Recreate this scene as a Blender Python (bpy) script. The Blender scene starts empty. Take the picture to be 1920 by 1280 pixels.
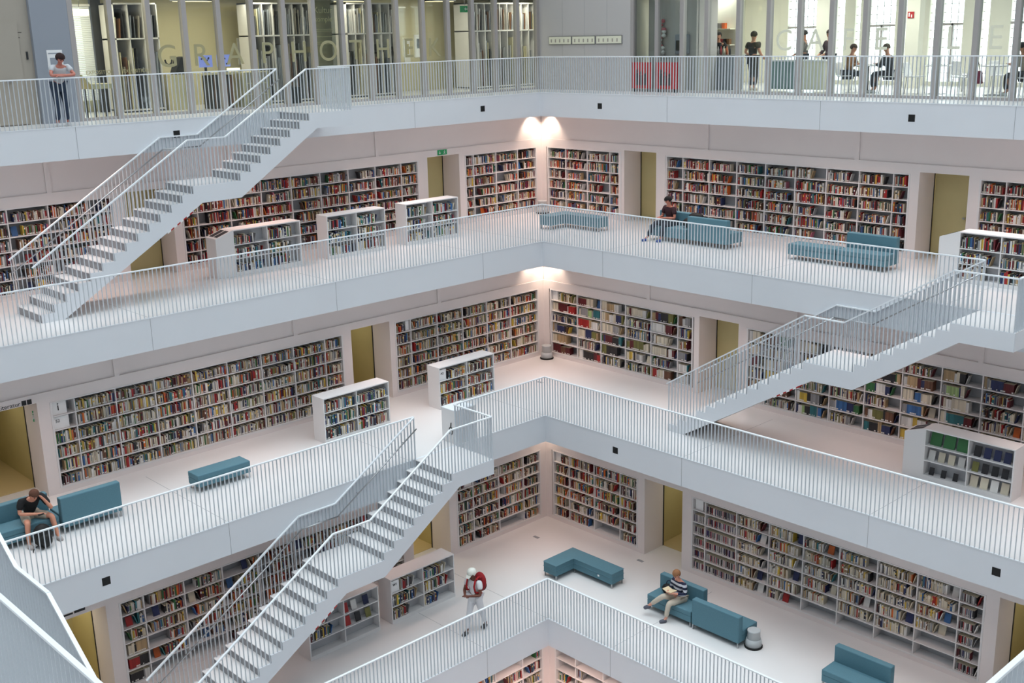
import bpy, math, random
from mathutils import Matrix, Vector
from mathutils.bvhtree import BVHTree

# ------------------------------------------------------------------ camera, world, light, exposure
scene = bpy.context.scene
COL = scene.collection
CAMR = Matrix(((0.68902, 0.72437, -0.02326), (-0.17331, 0.19585, 0.96520), (0.70371, -0.66101, 0.26048)))  # rows: right, up, back
CAMP = Vector((26.24345, -26.14398, 1.84619))
FPX = 2145.7535
cd = bpy.data.cameras.new('camera')
cam = bpy.data.objects.new('camera', cd)
COL.objects.link(cam)
_x = Vector(CAMR[0]).normalized(); _z = Vector(CAMR[2]).normalized(); _y = _z.cross(_x).normalized()
cam.matrix_world = Matrix.Translation(CAMP) @ Matrix((_x, _y, _z)).transposed().to_4x4()
cd.sensor_width = 36.0
cd.lens = FPX * 36.0 / 1920.0
cd.clip_start = 0.1
cd.clip_end = 300
scene.camera = cam

scene.view_settings.view_transform = 'Standard'
scene.view_settings.look = 'None'
scene.view_settings.gamma = 1.0
scene.view_settings.exposure = 0.14
scene.view_settings.use_curve_mapping = False
try:
    scene.cycles.max_bounces = 7
    scene.cycles.diffuse_bounces = 4
    scene.cycles.glossy_bounces = 3
    scene.cycles.transmission_bounces = 4
    scene.cycles.transparent_max_bounces = 12
    scene.cycles.use_denoising = True
    scene.cycles.caustics_reflective = False
    scene.cycles.caustics_refractive = False
    scene.cycles.sample_clamp_indirect = 6.0
except Exception:
    pass

world = bpy.data.worlds.new('world')
scene.world = world
world.use_nodes = True
bg = world.node_tree.nodes['Background']
bg.inputs['Color'].default_value = (0.84, 0.95, 1.0, 1)
bg.inputs['Strength'].default_value = 4.5

def area(name, loc, sx, sy, power, color, rot=(0, 0, 0), spread=None):
    l = bpy.data.lights.new(name, 'AREA')
    l.shape = 'RECTANGLE'; l.size = sx; l.size_y = sy; l.energy = power; l.color = color
    if spread: l.spread = spread
    o = bpy.data.objects.new(name, l); COL.objects.link(o)
    o.location = loc; o.rotation_euler = rot
    return o
def spot(name, loc, target, power, color, angle, blend=0.5, r=0.05):
    l = bpy.data.lights.new(name, 'SPOT')
    l.energy = power; l.color = color; l.spot_size = math.radians(angle); l.spot_blend = blend; l.shadow_soft_size = r
    o = bpy.data.objects.new(name, l); COL.objects.link(o)
    o.location = loc
    o.rotation_euler = (Vector(target) - Vector(loc)).to_track_quat('-Z', 'Y').to_euler()
    return o

# ------------------------------------------------------------------ building measures (metres)
H = 4.0764                       # storey height
T = 0.745                        # parapet depth below the floor edge
Z = [0, -H, -2 * H, -3 * H, -4 * H]          # floors: 0 top (glass rooms) ... 4 bottom
EG = [0, 2.755, 5.45, 8.04, 10.75]           # opening edge of each floor
NEAR = 25.85
WL = [-1.5, -1.5, 1.12, 3.6, 6.5]            # bookshelf wall of each floor
LEVEL = ['top gallery', 'upper gallery', 'middle gallery', 'lower gallery', 'bottom floor']

SKY = (0.84, 0.95, 1.0)
area('skylight_diffuse', (12.9, -12.9, 10.0), 31, 31, 1850, SKY)
area('skylight_zenith', (12.9, -12.9, 9.9), 26, 26, 1480, SKY, spread=math.radians(75))
WARM = (1.0, 0.70, 0.60)
for k in (1, 2, 3, 4):
    zc = Z[k - 1] - T - 0.03
    pw = {1: 21, 2: 12, 3: 7, 4: 36}[k]
    mid = WL[k] + 1.25
    n = 5
    for i in range(n):
        c = WL[k] + 2.0 + i * 4.92
        area('gallery_lamp', (mid, -c, zc), 0.3, 2.4, pw, WARM, spread=math.radians(105))
        area('gallery_lamp', (c, -mid, zc), 2.4, 0.3, pw, WARM, spread=math.radians(105))
    cw = {1: 62, 2: 46, 3: 20, 4: 8}[k]
    a = WL[k]
    for (dx, dy, tx, ty) in ((0.5, 0.3, 0.4, -0.25), (0.3, 0.5, -0.25, 0.4)):
        spot('corner_downlight', (a + dx, -a - dy, zc - 0.02), (a + tx, -a - ty, zc - 1.2), cw, (1.0, 0.78, 0.62), 104, 0.75)

# ------------------------------------------------------------------ helpers
def lin(c):
    out = []
    for v in c:
        v = v / 255.0
        out.append(v / 12.92 if v <= 0.04045 else ((v + 0.055) / 1.055) ** 2.4)
    return tuple(out) + (1.0,)

def material(name, rgb, rough=0.6, metal=0.0, spec=0.5, noise=None, emit=None, alpha=None, attr=False):
    m = bpy.data.materials.new(name); m.use_nodes = True
    nt = m.node_tree; b = nt.nodes['Principled BSDF']
    b.inputs['Base Color'].default_value = lin(rgb)
    b.inputs['Roughness'].default_value = rough
    b.inputs['Metallic'].default_value = metal
    b.inputs['Specular IOR Level'].default_value = spec
    if attr:
        a = nt.nodes.new('ShaderNodeAttribute'); a.attribute_name = 'Col'
        nt.links.new(a.outputs['Color'], b.inputs['Base Color'])
    if noise:
        sc, amt = noise
        tc = nt.nodes.new('ShaderNodeTexCoord'); n = nt.nodes.new('ShaderNodeTexNoise')
        n.inputs['Scale'].default_value = sc; n.inputs['Detail'].default_value = 4
        r = nt.nodes.new('ShaderNodeValToRGB')
        c0 = [max(0, v * (1 - amt)) for v in lin(rgb)[:3]] + [1]; c1 = [min(1, v * (1 + amt)) for v in lin(rgb)[:3]] + [1]
        r.color_ramp.elements[0].position = 0.3; r.color_ramp.elements[1].position = 0.7
        r.color_ramp.elements[0].color = c0; r.color_ramp.elements[1].color = c1
        nt.links.new(tc.outputs['Object'], n.inputs['Vector']); nt.links.new(n.outputs['Fac'], r.inputs['Fac'])
        nt.links.new(r.outputs['Color'], b.inputs['Base Color'])
    if emit:
        b.inputs['Emission Color'].default_value = lin(emit[0]); b.inputs['Emission Strength'].default_value = emit[1]
    return m

M = {}
M['white'] = material('white_plaster', (232, 233, 236), 0.55, noise=(1.2, 0.015))
M['fascia'] = material('white_parapet_paint', (226, 229, 234), 0.5, noise=(0.7, 0.015))
M['wall'] = material('warm_white_wall', (232, 224, 222), 0.7, noise=(0.9, 0.015))
M['floor'] = material('polished_resin_floor', (230, 227, 226), 0.28, spec=0.4, noise=(0.35, 0.03))
M['rail'] = material('white_lacquered_steel', (240, 244, 248), 0.32)
M['bar'] = material('white_steel_bar', (212, 218, 224), 0.45)
M['shelf'] = material('white_shelf_lacquer', (226, 224, 224), 0.5)
M['shelfback'] = material('grey_shelf_back', (176, 178, 182), 0.7)
M['seam'] = material('joint_grey', (150, 152, 156), 0.8)
M['riser'] = material('grey_riser_panel', (150, 152, 156), 0.6)  # shade on the risers, put into the colour as grey
M['black'] = material('black_matt', (8, 8, 9), 0.7)
M['dark'] = material('dark_grey', (44, 46, 50), 0.6)
M['steel'] = material('brushed_steel', (175, 176, 178), 0.3, metal=0.9)
M['mull'] = material('grey_anodised_mullion', (176, 170, 168), 0.4, metal=0.15)
M['yellow'] = material('olive_yellow_paint', (198, 186, 136), 0.55, noise=(1.5, 0.04))
M['yellowfloor'] = material('ochre_floor', (206, 186, 140), 0.4)
M['beige'] = material('beige_panel', (172, 164, 152), 0.6)
M['greypanel'] = material('grey_blue_panel', (150, 156, 166), 0.5)
M['greywall'] = material('light_grey_wall', (196, 192, 190), 0.6)
M['caferoom'] = material('pale_cream_wall', (228, 225, 210), 0.7)
M['room'] = material('cream_room_wall', (216, 208, 174), 0.7)
M['fabric'] = material('petrol_blue_upholstery', (84, 124, 138), 0.75, noise=(60, 0.06))
M['fabric2'] = material('petrol_blue_piping', (58, 100, 114), 0.8)
M['book'] = material('book_covers', (200, 200, 200), 0.5, attr=True)
M['red'] = material('red_print', (176, 26, 30), 0.5)
M['tapered'] = material('warning_red', (170, 30, 30), 0.6)
M['green'] = material('sign_green', (20, 120, 70), 0.4, emit=((20, 130, 80), 0.25))
M['signwhite'] = material('sign_white', (240, 240, 240), 0.5)
M['ink'] = material('black_ink', (20, 20, 22), 0.6)
M['stoolgrey'] = material('pale_grey_plastic', (186, 190, 192), 0.45)
M['letter'] = material('cream_vinyl_letter', (238, 236, 214), 0.6)
M['letter2'] = material('olive_vinyl_letter', (166, 160, 124), 0.6)
M['screen'] = material('lit_screen', (140, 150, 210), 0.3, emit=((120, 135, 215), 0.6))
M['lampglow'] = material('lamp_glow', (255, 240, 200), 0.5, emit=((255, 236, 190), 2.2))
M['orange'] = material('orange_card', (226, 104, 40), 0.5)
M['wood'] = material('warm_brown_wood', (120, 84, 58), 0.5)

g = bpy.data.materials.new('clear_glass'); g.use_nodes = True
nt = g.node_tree; nt.nodes.clear()
o_ = nt.nodes.new('ShaderNodeOutputMaterial'); mx = nt.nodes.new('ShaderNodeMixShader'); tr = nt.nodes.new('ShaderNodeBsdfTransparent')
gl = nt.nodes.new('ShaderNodeBsdfGlossy'); lw = nt.nodes.new('ShaderNodeLayerWeight'); pw_ = nt.nodes.new('ShaderNodeMath'); fr = nt.nodes.new('ShaderNodeMath')
tr.inputs['Color'].default_value = (0.9, 0.93, 0.91, 1); gl.inputs['Roughness'].default_value = 0.03; pw_.operation = 'POWER'; pw_.inputs[1].default_value = 5.0; fr.operation = 'MULTIPLY_ADD'; fr.inputs[1].default_value = 0.9; fr.inputs[2].default_value = 0.04
lw.inputs['Blend'].default_value = 0.5; nt.links.new(lw.outputs['Facing'], pw_.inputs[0]); nt.links.new(pw_.outputs[0], fr.inputs[0])
nt.links.new(fr.outputs[0], mx.inputs[0]); nt.links.new(tr.outputs[0], mx.inputs[1]); nt.links.new(gl.outputs[0], mx.inputs[2]); nt.links.new(mx.outputs[0], o_.inputs[0])
M['glass'] = g
g2 = g.copy(); g2.name = 'frosted_panel_glass'
M['frost'] = g2
for n in g2.node_tree.nodes:
    if n.type == 'BSDF_TRANSPARENT': n.inputs['Color'].default_value = (0.62, 0.66, 0.66, 1)
    if n.type == 'BSDF_GLOSSY': n.inputs['Roughness'].default_value = 0.4

class MB:
    def __init__(s): s.v = []; s.f = []; s.m = []; s.c = []; s.sm = []
    def face(s, idx, mat=0, col=None, smooth=False): s.f.append(idx); s.m.append(mat); s.c.append(col); s.sm.append(smooth)
    def box(s, a, b, mat=0, col=None, top=None):
        x0, x1 = sorted((a[0], b[0])); y0, y1 = sorted((a[1], b[1])); z0, z1 = sorted((a[2], b[2]))
        i = len(s.v)
        s.v += [(x0, y0, z0), (x1, y0, z0), (x1, y1, z0), (x0, y1, z0), (x0, y0, z1), (x1, y0, z1), (x1, y1, z1), (x0, y1, z1)]
        for k, q in enumerate(((0, 3, 2, 1), (4, 5, 6, 7), (0, 1, 5, 4), (1, 2, 6, 5), (2, 3, 7, 6), (3, 0, 4, 7))):
            s.face([i + j for j in q], mat, (top if (k == 1 and top) else col))
        return s
    def hexa(s, p, mat=0, col=None, top=None):       # 8 corners: bottom 4 then top 4
        i = len(s.v); s.v += [tuple(q) for q in p]
        for k, q in enumerate(((0, 3, 2, 1), (4, 5, 6, 7), (0, 1, 5, 4), (1, 2, 6, 5), (2, 3, 7, 6), (3, 0, 4, 7))):
            s.face([i + j for j in q], mat, (top if (k == 1 and top) else col))
        return s
    def prism(s, poly, fn, a, b, mat=0):             # poly in 2d, fn(u, w, t) -> xyz, extruded t from a to b
        n = len(poly); i = len(s.v)
        s.v += [fn(u, w, a) for u, w in poly] + [fn(u, w, b) for u, w in poly]
        s.face(list(range(i, i + n)), mat); s.face(list(range(i + 2 * n - 1, i + n - 1, -1)), mat)
        for k in range(n):
            s.face([i + k, i + (k + 1) % n, i + n + (k + 1) % n, i + n + k], mat)
        return s
    def bar(s, p, q, w, h, mat=0):                   # rectangular bar p->q, w sideways, h upright
        p = Vector(p); q = Vector(q); d = (q - p).normalized(); up = Vector((0, 0, 1))
        if abs(d.z) > 0.99: side = Vector((1, 0, 0))
        else: side = d.cross(up).normalized()
        u2 = side.cross(d).normalized()
        pts = []
        for c in (p, q):
            pts += [c - side * w / 2 - u2 * h / 2, c + side * w / 2 - u2 * h / 2, c + side * w / 2 + u2 * h / 2, c - side * w / 2 + u2 * h / 2]
        i = len(s.v); s.v += [tuple(v) for v in pts]
        for f in ((0, 3, 2, 1), (4, 5, 6, 7), (0, 1, 5, 4), (1, 2, 6, 5), (2, 3, 7, 6), (3, 0, 4, 7)): s.face([i + j for j in f], mat)
        return s
    def tube(s, p, q, r, n=10, mat=0, r2=None):
        p = Vector(p); q = Vector(q); d = (q - p).normalized(); r2 = r if r2 is None else r2
        a = Vector((1, 0, 0)) if abs(d.x) < 0.8 else Vector((0, 1, 0)); e1 = d.cross(a).normalized(); e2 = d.cross(e1)
        i = len(s.v)
        for c, rr in ((p, r), (q, r2)):
            for k in range(n):
                t = 2 * math.pi * k / n; s.v.append(tuple(c + (e1 * math.cos(t) + e2 * math.sin(t)) * rr))
        for k in range(n): s.face([i + k, i + (k + 1) % n, i + n + (k + 1) % n, i + n + k], mat, None, True)
        s.face([i + k for k in range(n)][::-1], mat); s.face([i + n + k for k in range(n)], mat)
        return s
    def lathe(s, c, prof, n=24, mat=0, smooth=True):
        i = len(s.v)
        for r, z in prof:
            for k in range(n):
                t = 2 * math.pi * k / n; s.v.append((c[0] + r * math.cos(t), c[1] + r * math.sin(t), c[2] + z))
        for j in range(len(prof) - 1):
            for k in range(n): s.face([i + j * n + k, i + j * n + (k + 1) % n, i + (j + 1) * n + (k + 1) % n, i + (j + 1) * n + k], mat, None, smooth)
        s.face([i + k for k in range(n)][::-1], mat); s.face([i + (len(prof) - 1) * n + k for k in range(n)], mat)
        return s
    def sphere(s, c, rx, ry, rz, n=12, m=8, mat=0, zmin=-1.1, fil=None):
        i = len(s.v)
        for a in range(m + 1):
            th = math.pi * a / m
            for k in range(n):
                ph = 2 * math.pi * k / n
                s.v.append((c[0] + rx * math.sin(th) * math.cos(ph), c[1] + ry * math.sin(th) * math.sin(ph), c[2] + rz * math.cos(th)))
        for a in range(m):
            for k in range(n):
                q = [i + a * n + k, i + (a + 1) * n + k, i + (a + 1) * n + (k + 1) % n, i + a * n + (k + 1) % n]
                s.face(q, mat, None, True)
        return s
    def mesh(s, name, mats, origin=(0, 0, 0)):
        me = bpy.data.meshes.new(name)
        ox, oy, oz = origin
        me.from_pydata([(x - ox, y - oy, z - oz) for x, y, z in s.v], [], s.f)
        for m in mats: me.materials.append(m)
        me.polygons.foreach_set('material_index', s.m)
        me.polygons.foreach_set('use_smooth', s.sm)
        if any(c is not None for c in s.c):
            ca = me.color_attributes.new('Col', 'FLOAT_COLOR', 'CORNER')
            buf = []
            for f, c in zip(s.f, s.c): buf += list(c or (0.8, 0.8, 0.8, 1)) * len(f)
            ca.data.foreach_set('color', buf)
        me.update()
        return me

def mats_of(m):
    return [M[x] if isinstance(x, str) else x for x in (m if isinstance(m, (list, tuple)) else [m])]

def tag(o, label=None, cat=None, group=None, kind=None):
    if label: o['label'] = label
    if cat: o['category'] = cat
    if group: o['group'] = group
    if kind: o['kind'] = kind
    return o

def empty(name, loc, label=None, cat=None, group=None, rz=0.0, kind=None):
    o = bpy.data.objects.new(name, None); o.empty_display_size = 0.1
    COL.objects.link(o); o.location = loc; o.rotation_euler = (0, 0, rz)
    return tag(o, label, cat, group, kind)

def worg(o):
    p = Vector((0, 0, 0))
    while o is not None: p += o.location; o = o.parent
    return p

def build(mb, name, mats, parent=None, local=False, bevel=0.0, **kw):
    org = (0, 0, 0) if (parent is None or local) else worg(parent)
    o = bpy.data.objects.new(name, mb.mesh(name, mats_of(mats), org)); COL.objects.link(o)
    if parent is not None: o.parent = parent
    if bevel:
        b = o.modifiers.new('bevel', 'BEVEL'); b.width = bevel; b.segments = 2; b.limit_method = 'ANGLE'
    return tag(o, kw.get('label'), kw.get('cat'), kw.get('group'), kw.get('kind'))

def struct(mb, name, mats): return build(mb, name, mats, kind='structure')

def project(p):
    q = CAMR @ (Vector(p) - CAMP)
    if q.z > -0.1: return None
    return (960 + FPX * q.x / -q.z, 640 - FPX * q.y / -q.z, -q.z)
def inframe(p, m=0):
    r = project(p)
    return r is not None and -m <= r[0] <= 1920 + m and -m <= r[1] <= 1280 + m

# side mapping: side 'L' wall plane x=w, s runs along -y; side 'R' wall plane y=-w, s runs along +x; d goes into the wall
def mapper(side, w):
    if side == 'L': return lambda s, d, z: (w - d, -s, z)
    return lambda s, d, z: (s, -w + d, z)

def sbox(mb, P, s0, s1, d0, d1, z0, z1, mat=0, col=None, top=None):
    return mb.box(P(s0, d0, z0), P(s1, d1, z1), mat, col, top)

OCC = MB()                 # large occluders, used only to see which books show

# ------------------------------------------------------------------ floors (ring slabs with parapet edges)
def ring(mb, o0, o1, i0, i1, z0, z1):
    for (ax, ay, bx, by) in ((o0, -i0, i1, -o0), (i1, -i1, o1, -o0), (i0, -o1, o1, -i1), (o0, -o1, i0, -i0)):
        mb.box((ax, ay, z0), (bx, by, z1))

for k in range(4):
    e = EG[k]; n = NEAR - e
    f = MB()
    i = 0
    def ringmesh(o0, o1, i0, i1, z0, z1):
        m = MB()
        O = [(o0, -o0), (o1, -o0), (o1, -o1), (o0, -o1)]; I = [(i0, -i0), (i1, -i0), (i1, -i1), (i0, -i1)]
        m.v = [(x, y, z1) for x, y in O] + [(x, y, z1) for x, y in I] + [(x, y, z0) for x, y in O] + [(x, y, z0) for x, y in I]
        for a in range(4):
            b = (a + 1) % 4
            m.face([a, a + 4, b + 4, b], 0)
            m.face([a + 8, b + 8, b + 12, a + 12], 2)
            m.face([a, b, b + 8, a + 8], 1)
            m.face([a + 4, a + 12, b + 12, b + 4], 1)
        return m
    f = ringmesh(-9.0, 35, e, n, Z[k] - T, Z[k])
    struct(f, 'floor', ['floor', 'fascia', 'white'])
    OCC.box((-9, 5, Z[k] - T), (e, -35, Z[k])); OCC.box((-9, 9, Z[k] - T), (35, -e, Z[k]))
    # thin raised nosing along the two far edges
    nz = MB()
    nz.box((e - 0.03, -e + 0.0, Z[k] - 0.012), (e + 0.008, -n, Z[k] + 0.006))
    nz.box((e, -e - 0.008, Z[k] - 0.012), (n, -e + 0.03, Z[k] + 0.006))
    struct(nz, 'trim_%d' % (k + 1), 'rail')
    sm = MB()
    for q in range(1, 6):
        c = 5.12 + 4.98 * (q - 1)
        if c > n: continue
        if c > e + 0.3:
            sm.box((e, -c - 0.004, Z[k] - T), (e + 0.003, -c + 0.004, Z[k] - 0.015))
            sm.box((c - 0.004, -e - 0.003, Z[k] - T), (c + 0.004, -e, Z[k] - 0.015))
        if c > e + 0.3:         # floor joints across the galleries
            sm.box((WL[k] + 0.5, -c - 0.004, Z[k]), (e - 0.1, -c + 0.004, Z[k] + 0.0012))
            sm.box((c - 0.004, -e + 0.1, Z[k]), (c + 0.004, -WL[k] - 0.5, Z[k] + 0.0012))
    sm.box((WL[k] + 0.6, -e - 0.004, Z[k]), (e - 0.02, -e + 0.004, Z[k] + 0.0012))
    struct(sm, 'trim_%d' % (k + 11), 'seam')
bf = MB(); bf.box((-4, 4, Z[4] - 0.3), (30, -30, Z[4])); struct(bf, 'floor', 'floor')
# ceiling ring over the top gallery and the walls of the skylight shaft
f = ringmesh(-9.0, 35, -2.72, 28.6, Z[0] + 3.33, Z[0] + 4.07); struct(f, 'ceiling', ['white', 'white', 'white'])
up = MB()
for (a, b) in (((-4.9, -31, 4.07), (-4.6, 5, 10)), ((-4.6, 4.6, 4.07), (31, 4.9, 10)), ((30.5, -31, 4.07), (30.8, 5, 10)), ((-4.6, -30.8, 4.07), (31, -30.5, 10))):
    up.box(a, b)
struct(up, 'wall_upper', 'white')
rf = MB(); rf.box((-5, -31, 10.1), (31, 5, 10.3)); struct(rf, 'ceiling', 'white')  # unseen solid roof, added to shut out the world light from above
cl = MB()  # unseen end walls, added to stop world light leaking in
for a, b in (((31, -31.3, 0), (31.3, 8, 4)), ((-9, -31.3, 0), (31, -31, 4)), ((-9, -31, 0), (-8.7, -14.6, 4))): cl.box(a, b)
cl.box((-8.7, -14.6, 0), (-1.9, -14.52, 4))
struct(cl, 'wall_near', 'white')

# ------------------------------------------------------------------ bookshelf walls
UNITS = {1: [(-1.25, 1.98), (3.88, 11.9), (13.72, 22.0)], 2: [(1.38, 7.1), (8.88, 16.92), (18.9, 23.0)],
         3: [(3.86, 7.15), (9.02, 16.93), (18.9, 22.0)], 4: [(6.75, 16.9)]}
DOORS = {1: [(2.22, 3.52), (12.15, 13.45)], 2: [(7.28, 8.6), (17.2, 18.55)], 3: [(7.42, 8.72), (17.22, 18.55)], 4: []}
DEPTH = 0.8
B0, B1, ROW = 0.12, 2.19, 0.345
SIDE = {'L': 'left', 'R': 'right'}
ndoor = 0
for k in (1, 2, 3, 4):
    zf = Z[k]; zt = Z[k - 1] - T
    for side in 'LR':
        P = mapper(side, WL[k]); w = WL[k]
        mb = MB()
        ops = sorted([(a, b, 'u') for a, b in UNITS[k]] + [(a, b, 'd') for a, b in DOORS[k]])
        cur = w - DEPTH if side == 'L' else w
        end = 26.0
        for a, b, t in ops:
            sbox(mb, P, cur, a, -0.02, DEPTH, zf, zf + 2.45)
            if t == 'u':
                sbox(mb, P, a, b, -0.02, DEPTH, zf, zf + B0)
                sbox(mb, P, a, b, -0.02, DEPTH, zf + B1 + 0.0, zf + 2.45)
                sbox(mb, P, a, b, 0.37, DEPTH, zf + B0, zf + B1)
            else:
                sbox(mb, P, a, b, -0.02, DEPTH, zf + 2.25, zf + 2.45)
            cur = b
        sbox(mb, P, cur, end, -0.02, DEPTH, zf, zf + 2.45)
        sbox(mb, P, w - (DEPTH if side == 'L' else 0), end, 0.02, DEPTH, zf + 2.45, zt)     # recessed band under the ceiling
        for q in range(6):
            c = 5.42 + 4.93 * q
            if c > w + 0.5: sbox(mb, P, c - 0.06, c + 0.06, -0.02, 0.02, zf + 2.45, zt)
        struct(mb, 'wall_' + SIDE[side], 'wall')
        # corridors behind the door openings
        for a, b in DOORS[k]:
            ndoor += 1
            c = MB(); deep = DEPTH + (2.6 if (k, side) in ((2, 'L'), (3, 'R')) else 1.5)
            x0, x1 = (a - 0.1, b + 0.5)
            sbox(c, P, x0, x1, deep, deep + 0.05, zf, zf + 2.6)
            sbox(c, P, x0 - 0.05, x0, DEPTH, deep, zf, zf + 2.6)
            sbox(c, P, x1, x1 + 0.05, DEPTH, deep, zf, zf + 2.6)
            sbox(c, P, x0, x1, DEPTH, deep, zf + 2.45, zf + 2.5)
            sbox(c, P, x0, x1, DEPTH, deep, zf + 0.001, zf + 0.01, 1)
            struct(c, 'wall_corridor', ['yellow', 'yellowfloor'])
            lp = P((x0 + x1) / 2, DEPTH + 0.75, zf + 2.4)
            area('corridor_lamp', lp, 0.8, 0.8, 7 if deep > 3 else 13, (1.0, 0.93, 0.74))  # unseen fill light, added to brighten the corridor
            d = MB()                      # yellow door leaf, standing at the back of the reveal, ajar
            if (k, side) not in ((2, 'L'), (3, 'R'), (3, 'L')):
                sbox(d, P, a + 0.02, b - 0.32, DEPTH + 0.02, DEPTH + 0.07, zf + 0.01, zf + 2.23)
                dl = build(d, 'door_%d' % ndoor, 'yellow', kind='structure')
                h = MB(); hp = P(b - 0.42, DEPTH - 0.04, zf + 1.05)
                h.box((hp[0] - 0.03, hp[1] - 0.03, hp[2] - 0.02), (hp[0] + 0.03, hp[1] + 0.03, hp[2] + 0.02))
                build(h, 'door_handle', 'steel', dl, label='small steel door handle')
            j = MB()
            sbox(j, P, a - 0.0, a + 0.012, DEPTH - 0.02, DEPTH + 0.02, zf, zf + 2.25)
            sbox(j, P, b - 0.012, b, DEPTH - 0.02, DEPTH + 0.02, zf, zf + 2.25)
            struct(j, 'trim_door', 'dark')
    OCC.box((w - 1, -w + 1, zf), (w, -w, zt))

# plain walls closing the near half of the hall (behind the camera)
for k in (1, 2, 3, 4):
    nw = MB(); q = NEAR - WL[k]
    nw.box((q, -WL[k], Z[k]), (q + 0.3, -q, Z[k - 1] - T)); struct(nw, 'wall_near', 'white')
    nw = MB(); nw.box((WL[k], -q, Z[k]), (q, -q - 0.3, Z[k - 1] - T)); struct(nw, 'wall_near', 'white')

# ------------------------------------------------------------------ railings
PITCH = 0.0985
def bal_mesh(z0, z1, along):       # flat steel bar, thin along the rail, deep across it
    mb = MB(); w, d = 0.009, 0.04
    if along == 'x': mb.box((-w / 2, -d / 2, z0), (w / 2, d / 2, z1))
    else: mb.box((-d / 2, -w / 2, z0), (d / 2, w / 2, z1))
    return mb
BALM = {}
def shared_bal(along, h):
    key = (along, round(h, 3))
    if key not in BALM: BALM[key] = bal_mesh(0, h, along).mesh('baluster', [M['bar']])
    return BALM[key]

def put_balusters(parent, items, limit=100):
    """items: list of (x, y, z0, z1, along). nearest in-frame ones become own parts, the rest one object"""
    org = worg(parent)
    vis = []; rest = []
    for it in items:
        c = (it[0], it[1], (it[2] + it[3]) / 2); r = project(c)
        if inframe(c, 30): vis.append((r[2], it))
        else: rest.append(it)
    vis.sort(key=lambda t: t[0])
    rest += [t[1] for t in vis[limit:]]
    for _, it in vis[:limit]:
        x, y, z0, z1, al = it
        o = bpy.data.objects.new('baluster', shared_bal(al, z1 - z0)); COL.objects.link(o); o.parent = parent
        o.location = (x - org.x, y - org.y, z0 - org.z)
    if rest:
        mb = MB(); w, d = 0.009, 0.04
        for x, y, z0, z1, al in rest:
            if al == 'x': mb.box((x - w / 2, y - d / 2, z0), (x + w / 2, y + d / 2, z1))
            else: mb.box((x - d / 2, y - w / 2, z0), (x + d / 2, y + w / 2, z1))
        build(mb, 'baluster_row', 'bar', parent, kind='stuff')

def rail_run(name, label, k, pts_list, group=None, limit=100):
    """pts_list: list of runs ((x0,y0),(x1,y1)) at floor k"""
    z = Z[k]; p0 = pts_list[0][0]
    t = empty('gallery_railing', (p0[0], p0[1], z), label, 'railing', group)
    items = []
    for (x0, y0), (x1, y1) in pts_list:
        mb = MB(); mb.bar((x0, y0, z + 1.085), (x1, y1, z + 1.085), 0.05, 0.028)
        build(mb, 'top_rail', 'rail', t, bevel=0.004)
        al = 'x' if abs(x1 - x0) > abs(y1 - y0) else 'y'
        L = abs(x1 - x0) + abs(y1 - y0); n = int(L / PITCH)
        for i in range(n + 1):
            f = i / n
            items.append((x0 + (x1 - x0) * f, y0 + (y1 - y0) * f, z + 0.0, z + 1.072, al))
    put_balusters(t, items, limit)
    return t
LGAP = {0: (8.3, 9.62), 2: (8.62, 9.93)}
RGAP = {1: (15.9, 17.2)}
LN = ['top', 'second', 'third', 'fourth']
for k in range(4):
    e = EG[k] - 0.012; n = NEAR - e
    if k in LGAP: runs = [((e, -e), (e, -LGAP[k][0])), ((e, -LGAP[k][1]), (e, -n))]
    else: runs = [((e, -e), (e, -n))]
    lab = ['white railing on the left edge of the top gallery, before the glass rooms',
           'white railing of upright bars along the left edge of the gallery with three low bookcases',
           'white railing of upright bars left of the corner, beside the seated man in black',
           'white railing left of the corner, before the man with white cap'][k]
    rail_run('gallery_railing', lab, k, runs)
    lab = ['white railing of upright bars in front of the cafe, above the right parapet',
           'white railing of upright bars in front of the two blue sofas below the cafe',
           'white railing of upright bars right of the corner, passing the foot of a stair',
           'white railing of upright bars in front of the reading woman in the striped top'][k]
    if k in RGAP: runs = [((e, -e), (RGAP[k][0], -e)), ((RGAP[k][1], -e), (n, -e))]
    else: runs = [((e, -e), (n, -e))]
    rail_run('gallery_railing', lab, k, runs)
# near side railings of the two upper galleries (the second one cuts the bottom corners of the photo)
nb = NEAR - EG[1]
rail_run('gallery_railing', 'white railing cutting across the very bottom left corner, nearest to the viewer', 1, [((9.95, -nb), (nb, -nb)), ((EG[1], -nb), (8.6, -nb))])
rail_run('gallery_railing', 'short piece of bright white railing in the bottom right corner of the picture', 1, [((nb, -nb), (nb, -EG[1]))])

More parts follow.
